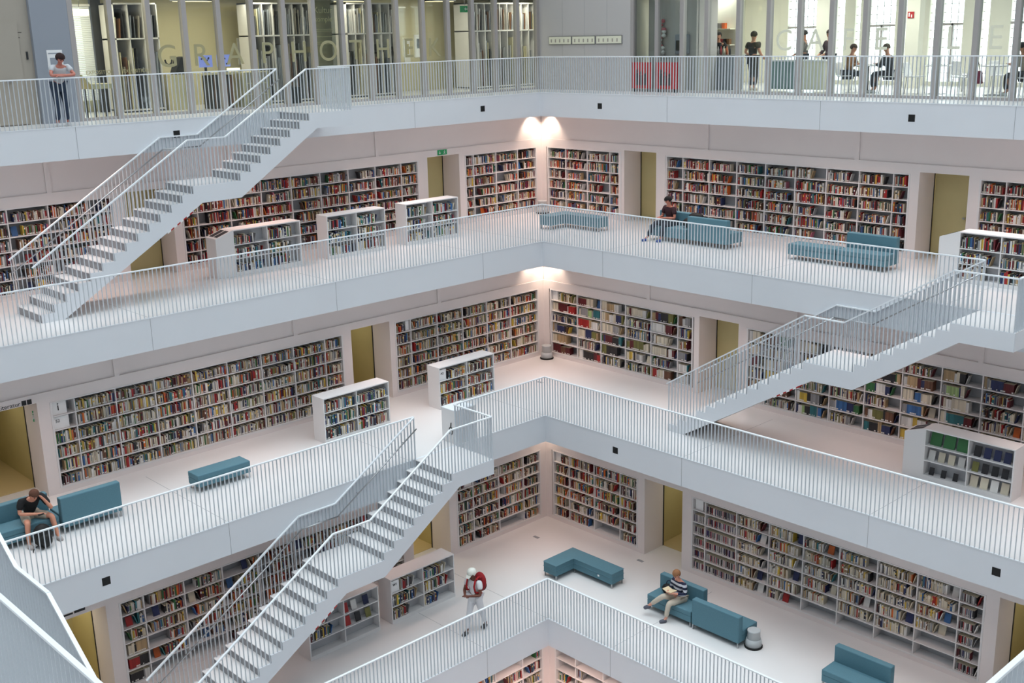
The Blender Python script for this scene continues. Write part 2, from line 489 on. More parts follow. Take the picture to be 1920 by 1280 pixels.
# ------------------------------------------------------------------ stairs
RISE = H / 22
def staircase(org, u, v, label, tape=None):
    ox, oy, oz = org
    W = 1.40
    def fn(a, z, t): return (ox + u[0] * a + v[0] * t, oy + u[1] * a + v[1] * t, oz + z)
    t_ = empty('staircase', (ox, oy, oz), label, 'staircase')
    ris = [0.3 * i for i in range(8)] + [3.38 + 0.3 * j for j in range(14)]
    top = []
    zc = 0.0; prof = [(-1.33, 0.0)]
    for r in ris:
        prof.append((r, zc)); zc -= RISE; prof.append((r, zc))
    zend = -H
    prof.append((6.78, zend)); prof.append((3.17, -1.9)); prof.append((2.11, -1.89)); prof.append((-0.21, -0.385)); prof.append((-1.33, -0.385))
    # stringer face (outer), stringer face (inner), and the stepped body between them
    # (polygon end caps are split per column so that concave n-gons stay clean)
    def lower(a):
        pts = [(-1.33, -0.385), (-0.21, -0.385), (2.11, -1.89), (3.17, -1.9), (6.78, zend), (8, zend)]
        for (a0, z0), (a1, z1) in zip(pts, pts[1:]):
            if a0 <= a <= a1: return z0 + (z1 - z0) * (a - a0) / (a1 - a0)
        return zend
    def solid(t0, t1, mat=0, dz=0.0):
        mb = MB(); edges = [-1.33] + ris; zt = 0.0
        for i, a in enumerate(edges):
            b = edges[i + 1] if i + 1 < len(edges) else None
            if b is None: break
            cuts = [a] + [c for c in (-0.21, 2.11, 3.17, 6.78) if a < c < b] + [b]
            z_top = -RISE * i + dz
            for c0, c1 in zip(cuts, cuts[1:]):
                l0 = lower(c0); l1 = lower(c1)
                p = [fn(c0, l0, t0), fn(c1, l1, t0), fn(c1, l1, t1), fn(c0, l0, t1), fn(c0, z_top, t0), fn(c1, z_top, t0), fn(c1, z_top, t1), fn(c0, z_top, t1)]
                mb.hexa(p, mat)
        return mb
    sb = solid(0.0, W)
    for q in range(0, len(sb.v), 8): OCC.hexa(sb.v[q:q + 8])
    build(solid(W - 0.035, W), 'outer_stringer', 'fascia', t_)
    build(solid(0.0, 0.035), 'inner_stringer', 'fascia', t_)
    fl = solid(0.035, W - 0.035, 0, -0.012); build(fl, 'stair_flight', 'white', t_)
    tr = MB(); zt = 0.0
    edges = [-1.33] + ris
    for i, a in enumerate(edges[:-1]):
        b = edges[i + 1]; z_top = -RISE * i
        x0 = a - (0.0 if i == 0 else 0.0); x1 = b + 0.02
        mat = 0
        p0 = fn(x0, z_top - 0.012, 0.036); p1 = fn(x1, z_top + 0.004, W - 0.036)
        tr = MB(); tr.box(p0, p1)
        build(tr, 'landing' if i in (0, 8) else 'tread', 'floor', t_)
    for i, r_ in enumerate(ris):  # thin panels on the flight that carry the painted shade
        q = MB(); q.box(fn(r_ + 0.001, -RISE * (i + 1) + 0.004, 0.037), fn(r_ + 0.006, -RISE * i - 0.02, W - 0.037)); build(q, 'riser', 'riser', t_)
    # railings
    def zt(a):
        zc = 0.0
        for r in ris:
            if a >= r: zc -= RISE
        return zc
    line = [(0.0, 1.085), (2.41, -0.405), (3.41, -0.405), (7.34, -2.83)]
    def rz(a):
        if a <= 0: return 1.085
        for (a0, z0), (a1, z1) in zip(line, line[1:]):
            if a <= a1: return z0 + (z1 - z0) * (a - a0) / (a1 - a0)
        return line[-1][1]
    for nm, tt, start in (('outer_railing', W - 0.02, -1.31), ('inner_railing', 0.03, 0.0)):
        mb = MB(); pts = ([(start, 1.085)] if start < 0 else []) + line
        for (a0, z0), (a1, z1) in zip(pts, pts[1:]): mb.bar(fn(a0, z0, tt), fn(a1, z1, tt), 0.05, 0.028)
        r = build(mb, nm, 'rail', t_)
        items = []
        al = 'x' if u[0] else 'y'
        a = start + 0.01
        while a < 7.3:
            p = fn(a, 0, tt); items.append((p[0], p[1], oz + zt(a), oz + rz(a), al)); a += PITCH
        rest = []
        lst = []
        for it in items:
            lst.append(it)
        put_balusters(r, lst, 100)
    # short return railing across the end of the landing
    mb = MB(); mb.bar(fn(-1.31, 1.085, 0.0), fn(-1.31, 1.085, W - 0.02), 0.05, 0.028)
    r = build(mb, 'end_railing', 'rail', t_)
    items = []; al = 'y' if u[0] else 'x'; a = 0.04
    while a < W - 0.03:
        p = fn(-1.31, 0, a); items.append((p[0], p[1], oz, oz + 1.075, al)); a += PITCH
    put_balusters(r, items, 100)
    mb = MB(); hl = [(-0.15, 0.86 + 0.09), (0.0, 0.82), (2.41, -0.69), (3.41, -0.69), (7.34, -3.12)]
    for (a0, z0), (a1, z1) in zip(hl[1:], hl[2:]): mb.tube(fn(a0, z0, 0.12), fn(a1, z1, 0.12), 0.017, 8)
    for a, z in ((0.4, 0.57), (1.8, -0.31), (2.9, -0.69), (4.5, -1.36), (5.9, -2.23), (7.1, -2.97)): mb.bar(fn(a, z, 0.12), fn(a, z, 0.03), 0.012, 0.012)
    build(mb, 'handrail', 'steel', t_, label='brushed steel handrail')
    # red and white warning strip under the sloping soffit
    mb = MB()
    for i in range(8):
        a0 = 3.45 + i * 0.085; z0 = lower(a0); z1 = lower(a0 + 0.085)
        mb.hexa([fn(a0, z0 - 0.035, W - 0.12), fn(a0 + 0.085, z1 - 0.035, W - 0.12), fn(a0 + 0.085, z1 - 0.035, W + 0.004), fn(a0, z0 - 0.035, W + 0.004),
                 fn(a0, z0 + 0.0, W - 0.12), fn(a0 + 0.085, z1 + 0.0, W - 0.12), fn(a0 + 0.085, z1 + 0.0, W + 0.004), fn(a0, z0 + 0.0, W + 0.004)], i % 2)
    build(mb, 'warning_strip', ['tapered', 'signwhite'], t_, label='red and white striped warning strip')
    return t_
staircase((0, -9.64, 0), (0, -1), (1, 0), 'white stair at upper left, from the glass rooms down to the bookcase gallery')
staircase((15.9, -2.755, Z[1]), (-1, 0), (0, -1), 'white stair on the right side, seen from its back, with a mid landing')
staircase((5.45, -9.96, Z[2]), (0, -1), (1, 0), 'large white stair with open view onto its treads, running out at the bottom edge')
staircase((9.93, -nb, Z[1]), (1, 0), (0, 1), 'closest white stair, only its bright rails show in the bottom left corner')

# ------------------------------------------------------------------ books
PAL = {'cream': (222, 212, 190), 'white': (230, 228, 224), 'grey': (150, 150, 152), 'black': (34, 32, 36), 'red': (168, 34, 34), 'maroon': (98, 24, 32),
       'brown': (112, 74, 52), 'navy': (36, 46, 92), 'blue': (58, 108, 166), 'teal': (44, 116, 124), 'green': (52, 112, 62), 'olive': (122, 120, 62),
       'orange': (214, 104, 36), 'yellow': (218, 184, 72), 'pink': (196, 112, 130), 'purple': (98, 48, 118), 'tan': (186, 158, 118), 'pale green': (168, 196, 130)}
PALN = list(PAL)
PALC = {n: lin(c) for n, c in PAL.items()}
def weights(d): return ([n for n in d], [d[n] for n in d])
STY = {
 'B': weights({'cream': 3, 'white': 3, 'grey': 1.6, 'black': 3, 'red': 2.6, 'maroon': 2.6, 'brown': 1.8, 'navy': 1.1, 'blue': .9, 'teal': .7, 'green': .6, 'orange': 1.1, 'yellow': .7, 'pink': .6, 'tan': 1.2}),
 'Cl': weights({'cream': 5, 'white': 3.6, 'grey': 2, 'black': 2.2, 'red': 1.9, 'maroon': 1.5, 'brown': 1.4, 'navy': 1, 'blue': .8, 'teal': .9, 'green': .8, 'olive': .7, 'orange': .8, 'yellow': 1.0, 'tan': 2.2}),
 'Cr': weights({'cream': 5, 'white': 3.4, 'grey': 1.8, 'black': 2, 'red': .6, 'maroon': 2.6, 'brown': 1.6, 'navy': 2.2, 'blue': .5, 'teal': .7, 'green': .5, 'olive': 1.0, 'yellow': .4, 'tan': 2.4, 'pale green': .5}),
 'Dl': weights({'cream': 3.4, 'white': 2.6, 'grey': 2, 'black': 2.6, 'red': 1.9, 'maroon': 1.7, 'brown': 1.5, 'navy': 1.1, 'teal': .8, 'green': .9, 'orange': 1.2, 'yellow': .9, 'tan': 1.4, 'blue': .7}),
 'Dr': weights({'cream': 8, 'white': 5, 'grey': 1.4, 'black': 1.6, 'red': .9, 'maroon': .7, 'brown': .7, 'navy': .6, 'orange': .5, 'yellow': .8, 'tan': 2.6, 'blue': .5, 'teal': .3}),
 'DVD': weights({'grey': 4, 'black': 2.4, 'white': 3, 'maroon': 1.3, 'red': 1.1, 'navy': 1.2, 'pink': .8, 'purple': .3}),
 'N': weights({'cream': 2, 'white': 3, 'grey': 2, 'black': 3, 'red': 1.5, 'maroon': 1, 'navy': 1.8, 'blue': 1.2, 'teal': 1, 'green': .8, 'yellow': .8, 'tan': 1}),
}
BOOKS = []        # dicts: corners P-mapped box, colour name, texts for the label
PAPER = lin((222, 210, 184))
def add_book(P, s, th, h, z, d0, dd, col, unit, row, bay, style='', lean=0.0, face=False):
    BOOKS.append(dict(P=P, s=s, th=th, h=h, z=z, d0=d0, dd=dd, col=col, unit=unit, row=row, bay=bay, lean=lean, face=face))
    return len(BOOKS) - 1
def fill_row(rng, P, s0, s1, z, hmax, style, unit, row, bay, fill=1.0, sets=False, dshift=0.0):
    names, wts = STY[style]
    s = s0 + 0.012
    lim = s0 + (s1 - s0) * fill - 0.012
    setcol = None; setn = 0
    base = rng.uniform(0.62, 0.82)
    while s < lim:
        if sets:
            if setn <= 0:
                setcol = rng.choices(names, wts)[0]
                setn = rng.choice((1, 2, 3, 5, 7, 9)); sth = rng.uniform(0.025, 0.05); sh = hmax * rng.uniform(0.7, 0.93)
            col = setcol; th = sth; h = sh; setn -= 1; db = 0.035
        else:
            col = rng.choices(names, wts)[0]
            th = rng.choice((0.014, 0.018, 0.022, 0.028, 0.034, 0.042))
            if style == 'DVD': th = 0.016; h = hmax * 0.62
            else: h = hmax * min(0.95, max(0.52, base + rng.gauss(0, 0.07)))
            db = rng.uniform(0.03, 0.06)
        if s + th > lim: break
        add_book(P, s, th, h, z, db + dshift, rng.uniform(0.13, 0.19), col, unit, row, bay)
        s += th + (0.0012 if not sets else 0.001)
    if fill < 0.93 and rng.random() < 0.7 and s + 0.1 < s1:       # last book leans
        add_book(P, s + 0.004, 0.02, hmax * 0.7, z, 0.045 + dshift, 0.15, rng.choices(names, wts)[0], unit, row, bay, lean=0.3)
    return s
def face_out(rng, P, s, z, w, h, col, unit, row, bay, d0=0.09):
    add_book(P, s, w, h, z, d0, 0.02, col, unit, row, bay, face=True)

def sign_block(P, s0, s1, z0, z1, text, label, size):
    o = P((s0 + s1) / 2, 0.05, z0)
    t = empty('shelf_sign', o, label, 'sign', 'white shelf signs')
    mb = MB(); sbox(mb, P, s0, s1, 0.05, 0.3, z0, z1); build(mb, 'sign_box', 'signwhite', t, bevel=0.004)
    if text:
        lf = P(1, 0, 0)[1] < P(0, 0, 0)[1]
        ss = (s1 - 0.35 * (s1 - s0) if lf else s0 + 0.35 * (s1 - s0)) if len(text) == 1 else (s1 - 0.05 if lf else s0 + 0.05)
        add_text(t, text, P, ss, z0 + (0.1 if len(text) == 1 else 0.55 * (z1 - z0)), 0.045, size, 'ink', name='sign_text')
    return t
def add_text(parent, text, P, s, z, d, size, mat, name='lettering', flip=False, extr=0.002, **kw):
    cu = bpy.data.curves.new(name, 'FONT'); cu.body = text; cu.size = size; cu.extrude = extr
    tmp = bpy.data.objects.new(name, cu); COL.objects.link(tmp)
    dg = bpy.context.evaluated_depsgraph_get(); me = bpy.data.meshes.new_from_object(tmp.evaluated_get(dg))
    bpy.data.objects.remove(tmp); me.materials.clear(); me.materials.append(M[mat])
    a = Vector(P(1, 0, 0)) - Vector(P(0, 0, 0)); n = Vector(P(0, -1, 0)) - Vector(P(0, 0, 0)); u = Vector((0, 0, 1))
    # reading direction: to the viewer's right
    rd = -a if a.cross(u).dot(n) < 0 else a
    base = Vector(P(s, d, z))
    org = worg(parent) if parent else Vector((0, 0, 0))
    for v in me.vertices: v.co = base + rd * v.co.x + u * v.co.y + n * v.co.z - org
    o = bpy.data.objects.new(name, me); COL.objects.link(o)
    if parent: o.parent = parent
    return tag(o, **kw) if kw else o

rng = random.Random(11)
UN = {}
def wall_unit(k, side, s0, s1, unit, label, style, rows=6, fillfn=None, sets=False, signs=()):
    w = WL[k]; P = mapper(side, w); zf = Z[k]
    t = empty('wall_bookcase', P(s0, 0, zf + B0), label, 'bookcase')
    mb = MB()
    for (a0, a1, z0, z1) in ((s0, s0 + 0.045, B0, B1), (s1 - 0.045, s1, B0, B1), (s0 + 0.045, s1 - 0.045, B1 - 0.03, B1), (s0 + 0.045, s1 - 0.045, B0, B0 + 0.03)):
        sbox(mb, P, a0, a1, -0.03, 0.36, zf + z0, zf + z1)
    build(mb, 'frame', 'shelf', t)
    mb = MB(); sbox(mb, P, s0 + 0.045, s1 - 0.045, 0.345, 0.365, zf + B0 + 0.03, zf + B1 - 0.03); build(mb, 'back_panel', 'shelfback', t)
    divs = []
    g0 = 0.60
    n = -3
    while g0 + 0.984 * n < s1 - 0.3:
        c = g0 + 0.984 * n
        if c > s0 + 0.3: divs.append(c)
        n += 1
    edges = [s0 + 0.045 - 0.012] + divs + [s1 - 0.045 + 0.012]
    for c in divs:
        mb = MB(); sbox(mb, P, c - 0.012, c + 0.012, 0.0, 0.345, zf + B0 + 0.03, zf + B1 - 0.03); build(mb, 'divider', 'shelf', t)
    rowz = []
    for r in range(rows):
        z = zf + B0 + 0.03 + r * 0.339
        rowz.append(z)
        if r:
            mb = MB(); sbox(mb, P, s0 + 0.045, s1 - 0.045, -0.012, 0.345, z - 0.022, z); build(mb, 'shelf', 'shelf', t)
    for b in range(len(edges) - 1):
        a0, a1 = edges[b] + 0.012, edges[b + 1] - 0.012
        for r in range(rows):
            top_row = rows - r            # 1 = topmost
            sgn = [q for q in signs if q[0] == b and q[1] == top_row]
            aa = a0
            if sgn:
                q = sgn[0]; wd = q[3]
                sign_block(P, a0 + 0.02, a0 + 0.02 + wd, rowz[r] + 0.001, rowz[r] + 0.285, q[2], q[4], 0.2 if len(q[2]) == 1 else 0.1)
                aa = a0 + 0.03 + wd
            f = fillfn(b, top_row, rng) if fillfn else rng.uniform(0.72, 1.0)
            st = style
            sets_ = sets
            if isinstance(f, tuple): f, st, sets_ = f
            if f <= 0: continue
            e_ = fill_row(rng, P, aa, a1, rowz[r] + 0.0005, 0.305, st, unit, top_row, b + 1, f, sets_)
            if f < 0.72 and rng.random() < (0.75 if k == 3 else 0.25) and a1 - e_ > 0.25:
                face_out(rng, P, e_ + 0.1, rowz[r] + 0.0005, rng.uniform(.13, .17), rng.uniform(.2, .24), rng.choice(('orange', 'navy', 'white', 'cream', 'red', 'blue')), unit, top_row, b + 1)
    return t

def fill_B(b, r, g): return g.uniform(0.68, 1.0) if g.random() < 0.9 else g.uniform(0.4, 0.7)
def fill_C(b, r, g): return 0.99 if g.random() < 0.9 else g.uniform(0.72, 0.95)
def fill_Cr(b, r, g): return (g.uniform(0.6, 0.98), 'Cr', g.random() < 0.75)
def fill_Dl1(b, r, g):
    if r == 6 and b in (1, 2, 4): return 0
    if b == 0 and r >= 4: return (0.95, 'Dl', True)
    return g.uniform(0.55, 0.92) if g.random() < 0.8 else g.uniform(0.2, 0.5)
def fill_Dc(b, r, g): return g.uniform(0.75, 0.98) if r < 6 or g.random() < 0.75 else 0
def fill_Dr(b, r, g):
    if b <= 1: return (0.98, 'DVD', False)
    if b == 8: return (g.uniform(0.55, 0.85), 'DVD', False)
    if r == 6 and b >= 3: return 0 if b != 3 else 0.35
    if b == 7 and r >= 4: return 0.45 if r == 4 else 0
    return g.uniform(0.55, 0.95)
def fill_E(b, r, g): return g.uniform(0.1, 0.6) if g.random() < 0.7 else 0

wall_unit(1, 'L', -1.25, 1.98, 'wall left of upper corner', 'short built-in bookcase between the exit sign door and the upper corner', 'B', fillfn=fill_B)
wall_unit(1, 'L', 3.88, 11.9, 'wall behind the low bookcases', 'long built-in wall bookcase behind the three low free-standing bookcases', 'B', fillfn=fill_B)
wall_unit(1, 'L', 13.72, 22.0, 'wall behind upper stair', 'built-in wall bookcase seen behind the bars of the upper left stair', 'B', fillfn=fill_B)
wall_unit(1, 'R', -1.2, 2.1, 'wall right of upper corner', 'short built-in bookcase right of the upper corner, behind the blue corner bench', 'B', fillfn=fill_B)
wall_unit(1, 'R', 3.9, 11.9, 'wall behind upper sofas', 'long built-in wall bookcase behind the blue sofas below the cafe', 'B', fillfn=fill_B)
wall_unit(1, 'R', 13.72, 20.0, 'wall at right edge', 'built-in bookcase cut off by the right edge of the picture, below the cafe', 'B', fillfn=fill_B)
wall_unit(2, 'L', 1.38, 7.1, 'wall left of middle corner', 'built-in bookcase left of the middle corner, behind the grey round stool', 'Cl', fillfn=lambda b, r, g: g.uniform(.8, 1), signs=((5, 1, '', .12, 'blank white sign block on top shelf beside the yellow door'),))
wall_unit(2, 'L', 8.88, 16.92, 'wall with letter i', 'long full built-in bookcase with the white letter i sign, left middle', 'Cl', fillfn=lambda b, r, g: 0 if (b == 8 and r <= 2) else fill_C(b, r, g))
PC = mapper('L', WL[2])
sign_block(PC, 16.52, 16.86, Z[2] + 0.15 + 5 * 0.339, Z[2] + 0.15 + 5 * 0.339 + 0.29, 'i', 'white sign block with a black letter i on the top shelf', 0.26)
sign_block(PC, 16.5, 16.86, Z[2] + 0.15 + 4 * 0.339, Z[2] + 0.15 + 4 * 0.339 + 0.29, '52', 'white sign block numbered 52 below the letter i sign', 0.1)
wall_unit(2, 'R', 1.43, 7.07, 'wall right of middle corner', 'built-in bookcase of bound volumes right of the middle corner', 'Cr', fillfn=fill_Cr, signs=((0, 1, '', .2, 'blank white sign block beside the middle corner, top shelf'),))
wall_unit(2, 'R', 8.87, 18.4, 'wall behind right stair', 'long built-in bookcase of bound volumes seen behind and below the right stair', 'Cr', fillfn=fill_Cr)
wall_unit(3, 'L', 3.86, 7.15, 'wall left of lower corner', 'built-in bookcase left of the lower corner, above the man with white cap', 'Dl', fillfn=fill_Dc, signs=((3, 1, '', .25, 'blank white sign block at the left end beside the open doorway'),))
wall_unit(3, 'L', 9.02, 16.93, 'wall behind large stair', 'built-in bookcase with a few front-facing books behind the large lower stair', 'Dl', fillfn=lambda b, r, g: fill_Dl1(8 - b, r, g))
wall_unit(3, 'R', 3.9, 7.18, 'wall right of lower corner', 'dark full built-in bookcase right of the lower corner', 'Dl', fillfn=fill_Dc, signs=((0, 1, '', .2, 'blank white sign block beside the lower corner, top shelf'),))
wall_unit(3, 'R', 9.03, 16.93, 'wall behind reading woman', 'long built-in bookcase of mostly cream books behind the reading woman', 'Dr', fillfn=fill_Dr, signs=((0, 1, '', .26, 'blank white sign block at the start of the long cream bookcase'),))
wall_unit(4, 'L', 6.75, 14.0, 'lowest wall, left', 'half empty bookcase left of the corner at the very bottom edge', 'N', fillfn=fill_E)
wall_unit(4, 'R', 6.75, 14.0, 'lowest wall, right', 'half empty bookcase right of the corner at the very bottom edge', 'N', fillfn=fill_E)

# ------------------------------------------------------------------ free-standing low bookcases
def low_case(k, side, front, s0, s1, unit, label, style, fillfn=None, terminal=None, depth=0.5, Hc=1.2, sign=None):
    zf = Z[k]
    if side == 'L': P = lambda s, d, z: (front - d, -s, z)
    else: P = lambda s, d, z: (s, front + d, z)
    t = empty('low_bookcase', P((s0 + s1) / 2, depth / 2, zf), label, 'bookcase')
    mb = MB()
    sbox(mb, P, s0, s0 + 0.03, 0, depth, zf, zf + Hc - 0.03); sbox(mb, P, s1 - 0.03, s1, 0, depth, zf, zf + Hc - 0.03)
    sbox(mb, P, s0 + 0.03, s1 - 0.03, 0, depth, zf, zf + 0.1)
    build(mb, 'frame', 'shelf', t)
    mb = MB(); sbox(mb, P, s0, s1, -0.005, depth + 0.005, zf + Hc - 0.03, zf + Hc); build(mb, 'top_board', 'shelf', t, bevel=0.004)
    mb = MB(); sbox(mb, P, s0 + 0.03, s1 - 0.03, depth / 2 - 0.01, depth / 2 + 0.01, zf + 0.1, zf + Hc - 0.03); build(mb, 'middle_panel', 'shelfback', t)
    c = (s0 + s1) / 2
    mb = MB(); sbox(mb, P, c - 0.012, c + 0.012, 0.004, depth - 0.004, zf + 0.1, zf + Hc - 0.03); build(mb, 'divider', 'shelf', t)
    for r in (1, 2):
        mb = MB(); sbox(mb, P, s0 + 0.03, s1 - 0.03, 0.002, depth - 0.002, zf + 0.1 + r * 0.357 - 0.022, zf + 0.1 + r * 0.357); build(mb, 'shelf', 'shelf', t)
    if terminal is not None:
        # slanted reading terminal at one end
        a0, a1 = terminal
        q = MB()
        lo = zf + Hc - 0.17; hi = zf + Hc
        near_s, far_s = (a1, a0) if abs(a0 - s0) < abs(a1 - s0) and False else (a0, a1)
        # height falls away from the bookcase
        za = hi if min(abs(a0 - s0), abs(a0 - s1)) < 0.01 else lo
        zb = hi if za == lo else lo
        q.hexa([P(a0, 0, zf), P(a1, 0, zf), P(a1, depth, zf), P(a0, depth, zf), P(a0, 0, za), P(a1, 0, zb), P(a1, depth, zb), P(a0, depth, za)])
        m = build(q, 'end_module', 'shelf', t, bevel=0.004)
        def zz(a): return za + (zb - za) * (a - a0) / (a1 - a0)
        for d0, d1 in ((0.05, 0.23), (0.27, 0.45)):
            q = MB(); b0 = a0 + 0.15 * (a1 - a0); b1 = a0 + 0.85 * (a1 - a0)
            q.hexa([P(b0, d0, zz(b0) - 0.01), P(b1, d0, zz(b1) - 0.01), P(b1, d1, zz(b1) - 0.01), P(b0, d1, zz(b0) - 0.01),
                    P(b0, d0, zz(b0) + 0.004), P(b1, d0, zz(b1) + 0.004), P(b1, d1, zz(b1) + 0.004), P(b0, d1, zz(b0) + 0.004)])
            build(q, 'display_window', 'dark', m, label='dark slanted display window')
    OCC.box(P(s0, 0, zf), P(s1, depth, zf + Hc))
    for b, (a0, a1) in enumerate(((s0 + 0.035, c - 0.014), (c + 0.014, s1 - 0.035))):
        for r in range(3):
            z = zf + 0.1 + r * 0.357 + 0.0005; row = 3 - r
            if sign and sign[0] == b and row == 1:
                sb = (a1 - 0.26, a1 - 0.01) if side == 'L' else (a0 + 0.01, a0 + 0.26)
                sign_block(P, sb[0], sb[1], z + 0.001, z + 0.3, sign[1], sign[2], 0.09)
            f = fillfn(b, row, rng) if fillfn else 0.8
            if f is None or f == 0: continue
            aa, bb = a0, a1
            if sign and sign[0] == b and row == 1:
                if side == 'L': bb = a1 - 0.28
                else: aa = a0 + 0.28
            # fill starts at the viewer's left end
            if side == 'L':
                PP = lambda s, d, z, P=P, a0=aa, a1=bb: P(a0 + a1 - s, d, z)
                fill_row(rng, PP, aa, bb, z, 0.32, style, unit, row, 2 - b, f, dshift=-0.02)
            else:
                fill_row(rng, P, aa, bb, z, 0.32, style, unit, row, b + 1, f, dshift=-0.02)
    return t, P
low_case(1, 'L', 0.18, 9.35, 11.4, 'low bookcase beside stair', 'low white bookcase with a slanted display at its left end, beside the stair', 'N', lambda b, r, g: g.uniform(.6, .9), terminal=(11.4, 11.9))
low_case(1, 'L', 0.18, 6.5, 8.5, 'low bookcase, middle one', 'low white bookcase in the middle of the three on the upper gallery', 'N', lambda b, r, g: g.uniform(.65, .95))
low_case(1, 'L', 0.18, 3.75, 5.75, 'low bookcase before door', 'low white bookcase standing before the yellow door with the exit sign', 'N', lambda b, r, g: g.uniform(.65, .95))
low_case(1, 'R', -0.42, 14.2, 16.2, 'low bookcase right edge', 'low white bookcase at the right edge, above the stair landing', 'N', lambda b, r, g: g.uniform(.6, .95), terminal=(13.72, 14.2))
low_case(2, 'L', 2.93, 8.75, 10.83, 'low bookcase left of door', 'low white bookcase on the left middle gallery, left of the yellow door', 'N', lambda b, r, g: 0.97)
low_case(2, 'L', 3.0, 5.03, 7.08, 'low bookcase above landing', 'low white bookcase right of the middle yellow door, above the stair landing', 'Dl', lambda b, r, g: 0.98, sign=(1, 'A2', 'small white shelf sign on the low bookcase right of the door'))
low_case(3, 'L', 5.48, 8.87, 10.92, 'low bookcase behind man', 'low white bookcase with angled sunlit top between the large stair and the man in cap', 'N', lambda b, r, g: {(1, 1): .55, (1, 2): .75, (1, 3): .5, (0, 1): .7, (0, 2): .75, (0, 3): .42}[(b, r)], sign=(1, 'W1', 'small white shelf sign on the low bookcase beside the man in cap'))
t_, PD2 = low_case(3, 'L', 5.48, 11.3, 13.33, 'low case under stair', 'low white bookcase half hidden under the large stair, bottom shelf empty', 'N', lambda b, r, g: {(1, 1): .5, (1, 2): .6, (0, 1): 0, (0, 2): 0}.get((b, r), 0))
for i, (s, r, c) in enumerate(((12.15, 1, 'red'), (11.9, 1, 'white'), (11.55, 1, 'navy'), (12.1, 2, 'red'), (11.8, 2, 'black'), (11.5, 2, 'olive'))):
    face_out(rng, PD2, s, Z[3] + 0.1 + (3 - r) * 0.357, 0.15, 0.22, c, 'low case under stair', r, 2, d0=0.06)
t_, PCR = low_case(2, 'R', -2.8, 14.88, 16.92, 'low display case', 'low white display bookcase with three green boards, at the right edge below the stair', 'N', lambda b, r, g: 0, terminal=(14.4, 14.88))
zc = Z[2] + 0.1
for i in range(3): face_out(rng, PCR, 14.97 + i * 0.31, zc + 0.714, 0.26, 0.29, 'green', 'low display case', 1, 1, d0=0.1)
for i in range(4): face_out(rng, PCR, 14.96 + i * 0.23, zc + 0.357, 0.15, 0.22, ('white', 'cream', 'cream', 'white')[i], 'low display case', 2, 1, d0=0.08)
for i in range(3): face_out(rng, PCR, 15.0 + i * 0.28, zc, 0.11, 0.17, 'black', 'low display case', 3, 1, d0=0.08)
for i, c in enumerate(('black', 'navy', 'navy', 'navy')): face_out(rng, PCR, 15.99 + i * 0.22, zc + 0.714, 0.15, 0.23, c, 'low display case', 1, 2, d0=0.08)
for i, c in enumerate(('olive', 'black', 'black', 'black')): face_out(rng, PCR, 15.97 + i * 0.22, zc + 0.357, 0.14, 0.21, c, 'low display case', 2, 2, d0=0.08)
for i, c in enumerate(('cream', 'cream', 'white', 'cream')): face_out(rng, PCR, 15.95 + i * 0.23, zc, 0.17, 0.24, c, 'low display case', 3, 2, d0=0.08)

# ---- build the books: 300 that show largest as objects of their own, the rest as one
def bk_corners(b):
    P = b['P']; s, th, h, z, d0, dd = b['s'], b['th'], b['h'], b['z'], b['d0'], b['dd']; sh = b['lean'] * h
    if b['face']:
        k = 0.28 * h     # leaning back against its stand
        return [P(s, d0, z), P(s + th, d0, z), P(s + th, d0 + dd, z), P(s, d0 + dd, z), P(s, d0 + k, z + h), P(s + th, d0 + k, z + h), P(s + th, d0 + dd + k, z + h - 0.004), P(s, d0 + dd + k, z + h - 0.004)]
    return [P(s, d0, z), P(s + th, d0, z), P(s + th, d0 + dd, z), P(s, d0 + dd, z), P(s + sh, d0, z + h), P(s + th + sh, d0, z + h), P(s + th + sh, d0 + dd, z + h), P(s + sh, d0 + dd, z + h)]
def emit_book(mb, b, i):
    c = bk_corners(b); r_ = random.Random(i)
    k = r_.uniform(0.6, 1.02); col = tuple(min(1, v * k) for v in PALC[b['col']][:3]) + (1,)
    mb.hexa(c, 0, col, col if b['face'] else PAPER)
    if not b['face']:                 # shelf-mark label low on the spine, some with a title band
        lab = lin((228, 226, 220)); P = b['P']
        if r_.random() < 0.5 and b['lean'] == 0:
            z0 = b['z'] + 0.012; j = len(mb.v)
            mb.v += [P(b['s'] + 0.002, b['d0'] - 0.0008, z0), P(b['s'] + b['th'] - 0.002, b['d0'] - 0.0008, z0), P(b['s'] + b['th'] - 0.002, b['d0'] - 0.0008, z0 + 0.03), P(b['s'] + 0.002, b['d0'] - 0.0008, z0 + 0.03)]
            mb.face([j, j + 1, j + 2, j + 3], 0, lab)
        if r_.random() < 0.3 and b['lean'] == 0 and b['th'] > 0.02 and b['d0'] != 0.035:
            z0 = b['z'] + b['h'] * r_.uniform(0.5, 0.7); j = len(mb.v); c2 = PALC[r_.choice(('cream', 'white', 'black', 'yellow', 'grey'))]
            mb.v += [P(b['s'] + 0.002, b['d0'] - 0.0008, z0), P(b['s'] + b['th'] - 0.002, b['d0'] - 0.0008, z0), P(b['s'] + b['th'] - 0.002, b['d0'] - 0.0008, z0 + b['h'] * .2), P(b['s'] + 0.002, b['d0'] - 0.0008, z0 + b['h'] * .2)]
            mb.face([j, j + 1, j + 2, j + 3], 0, c2)
tree = BVHTree.FromPolygons([Vector(v) for v in OCC.v], OCC.f)
cand = []
for i, b in enumerate(BOOKS):
    c = bk_corners(b); p = [project(q) for q in (c[0], c[1], c[5], c[4])]
    if any(q is None for q in p): continue
    if not all(8 < q[0] < 1912 and 8 < q[1] < 1272 for q in p): continue
    a = 0.5 * abs((p[2][0] - p[0][0]) * (p[3][1] - p[1][1]) - (p[3][0] - p[1][0]) * (p[2][1] - p[0][1]))
    cand.append((a, i, c))
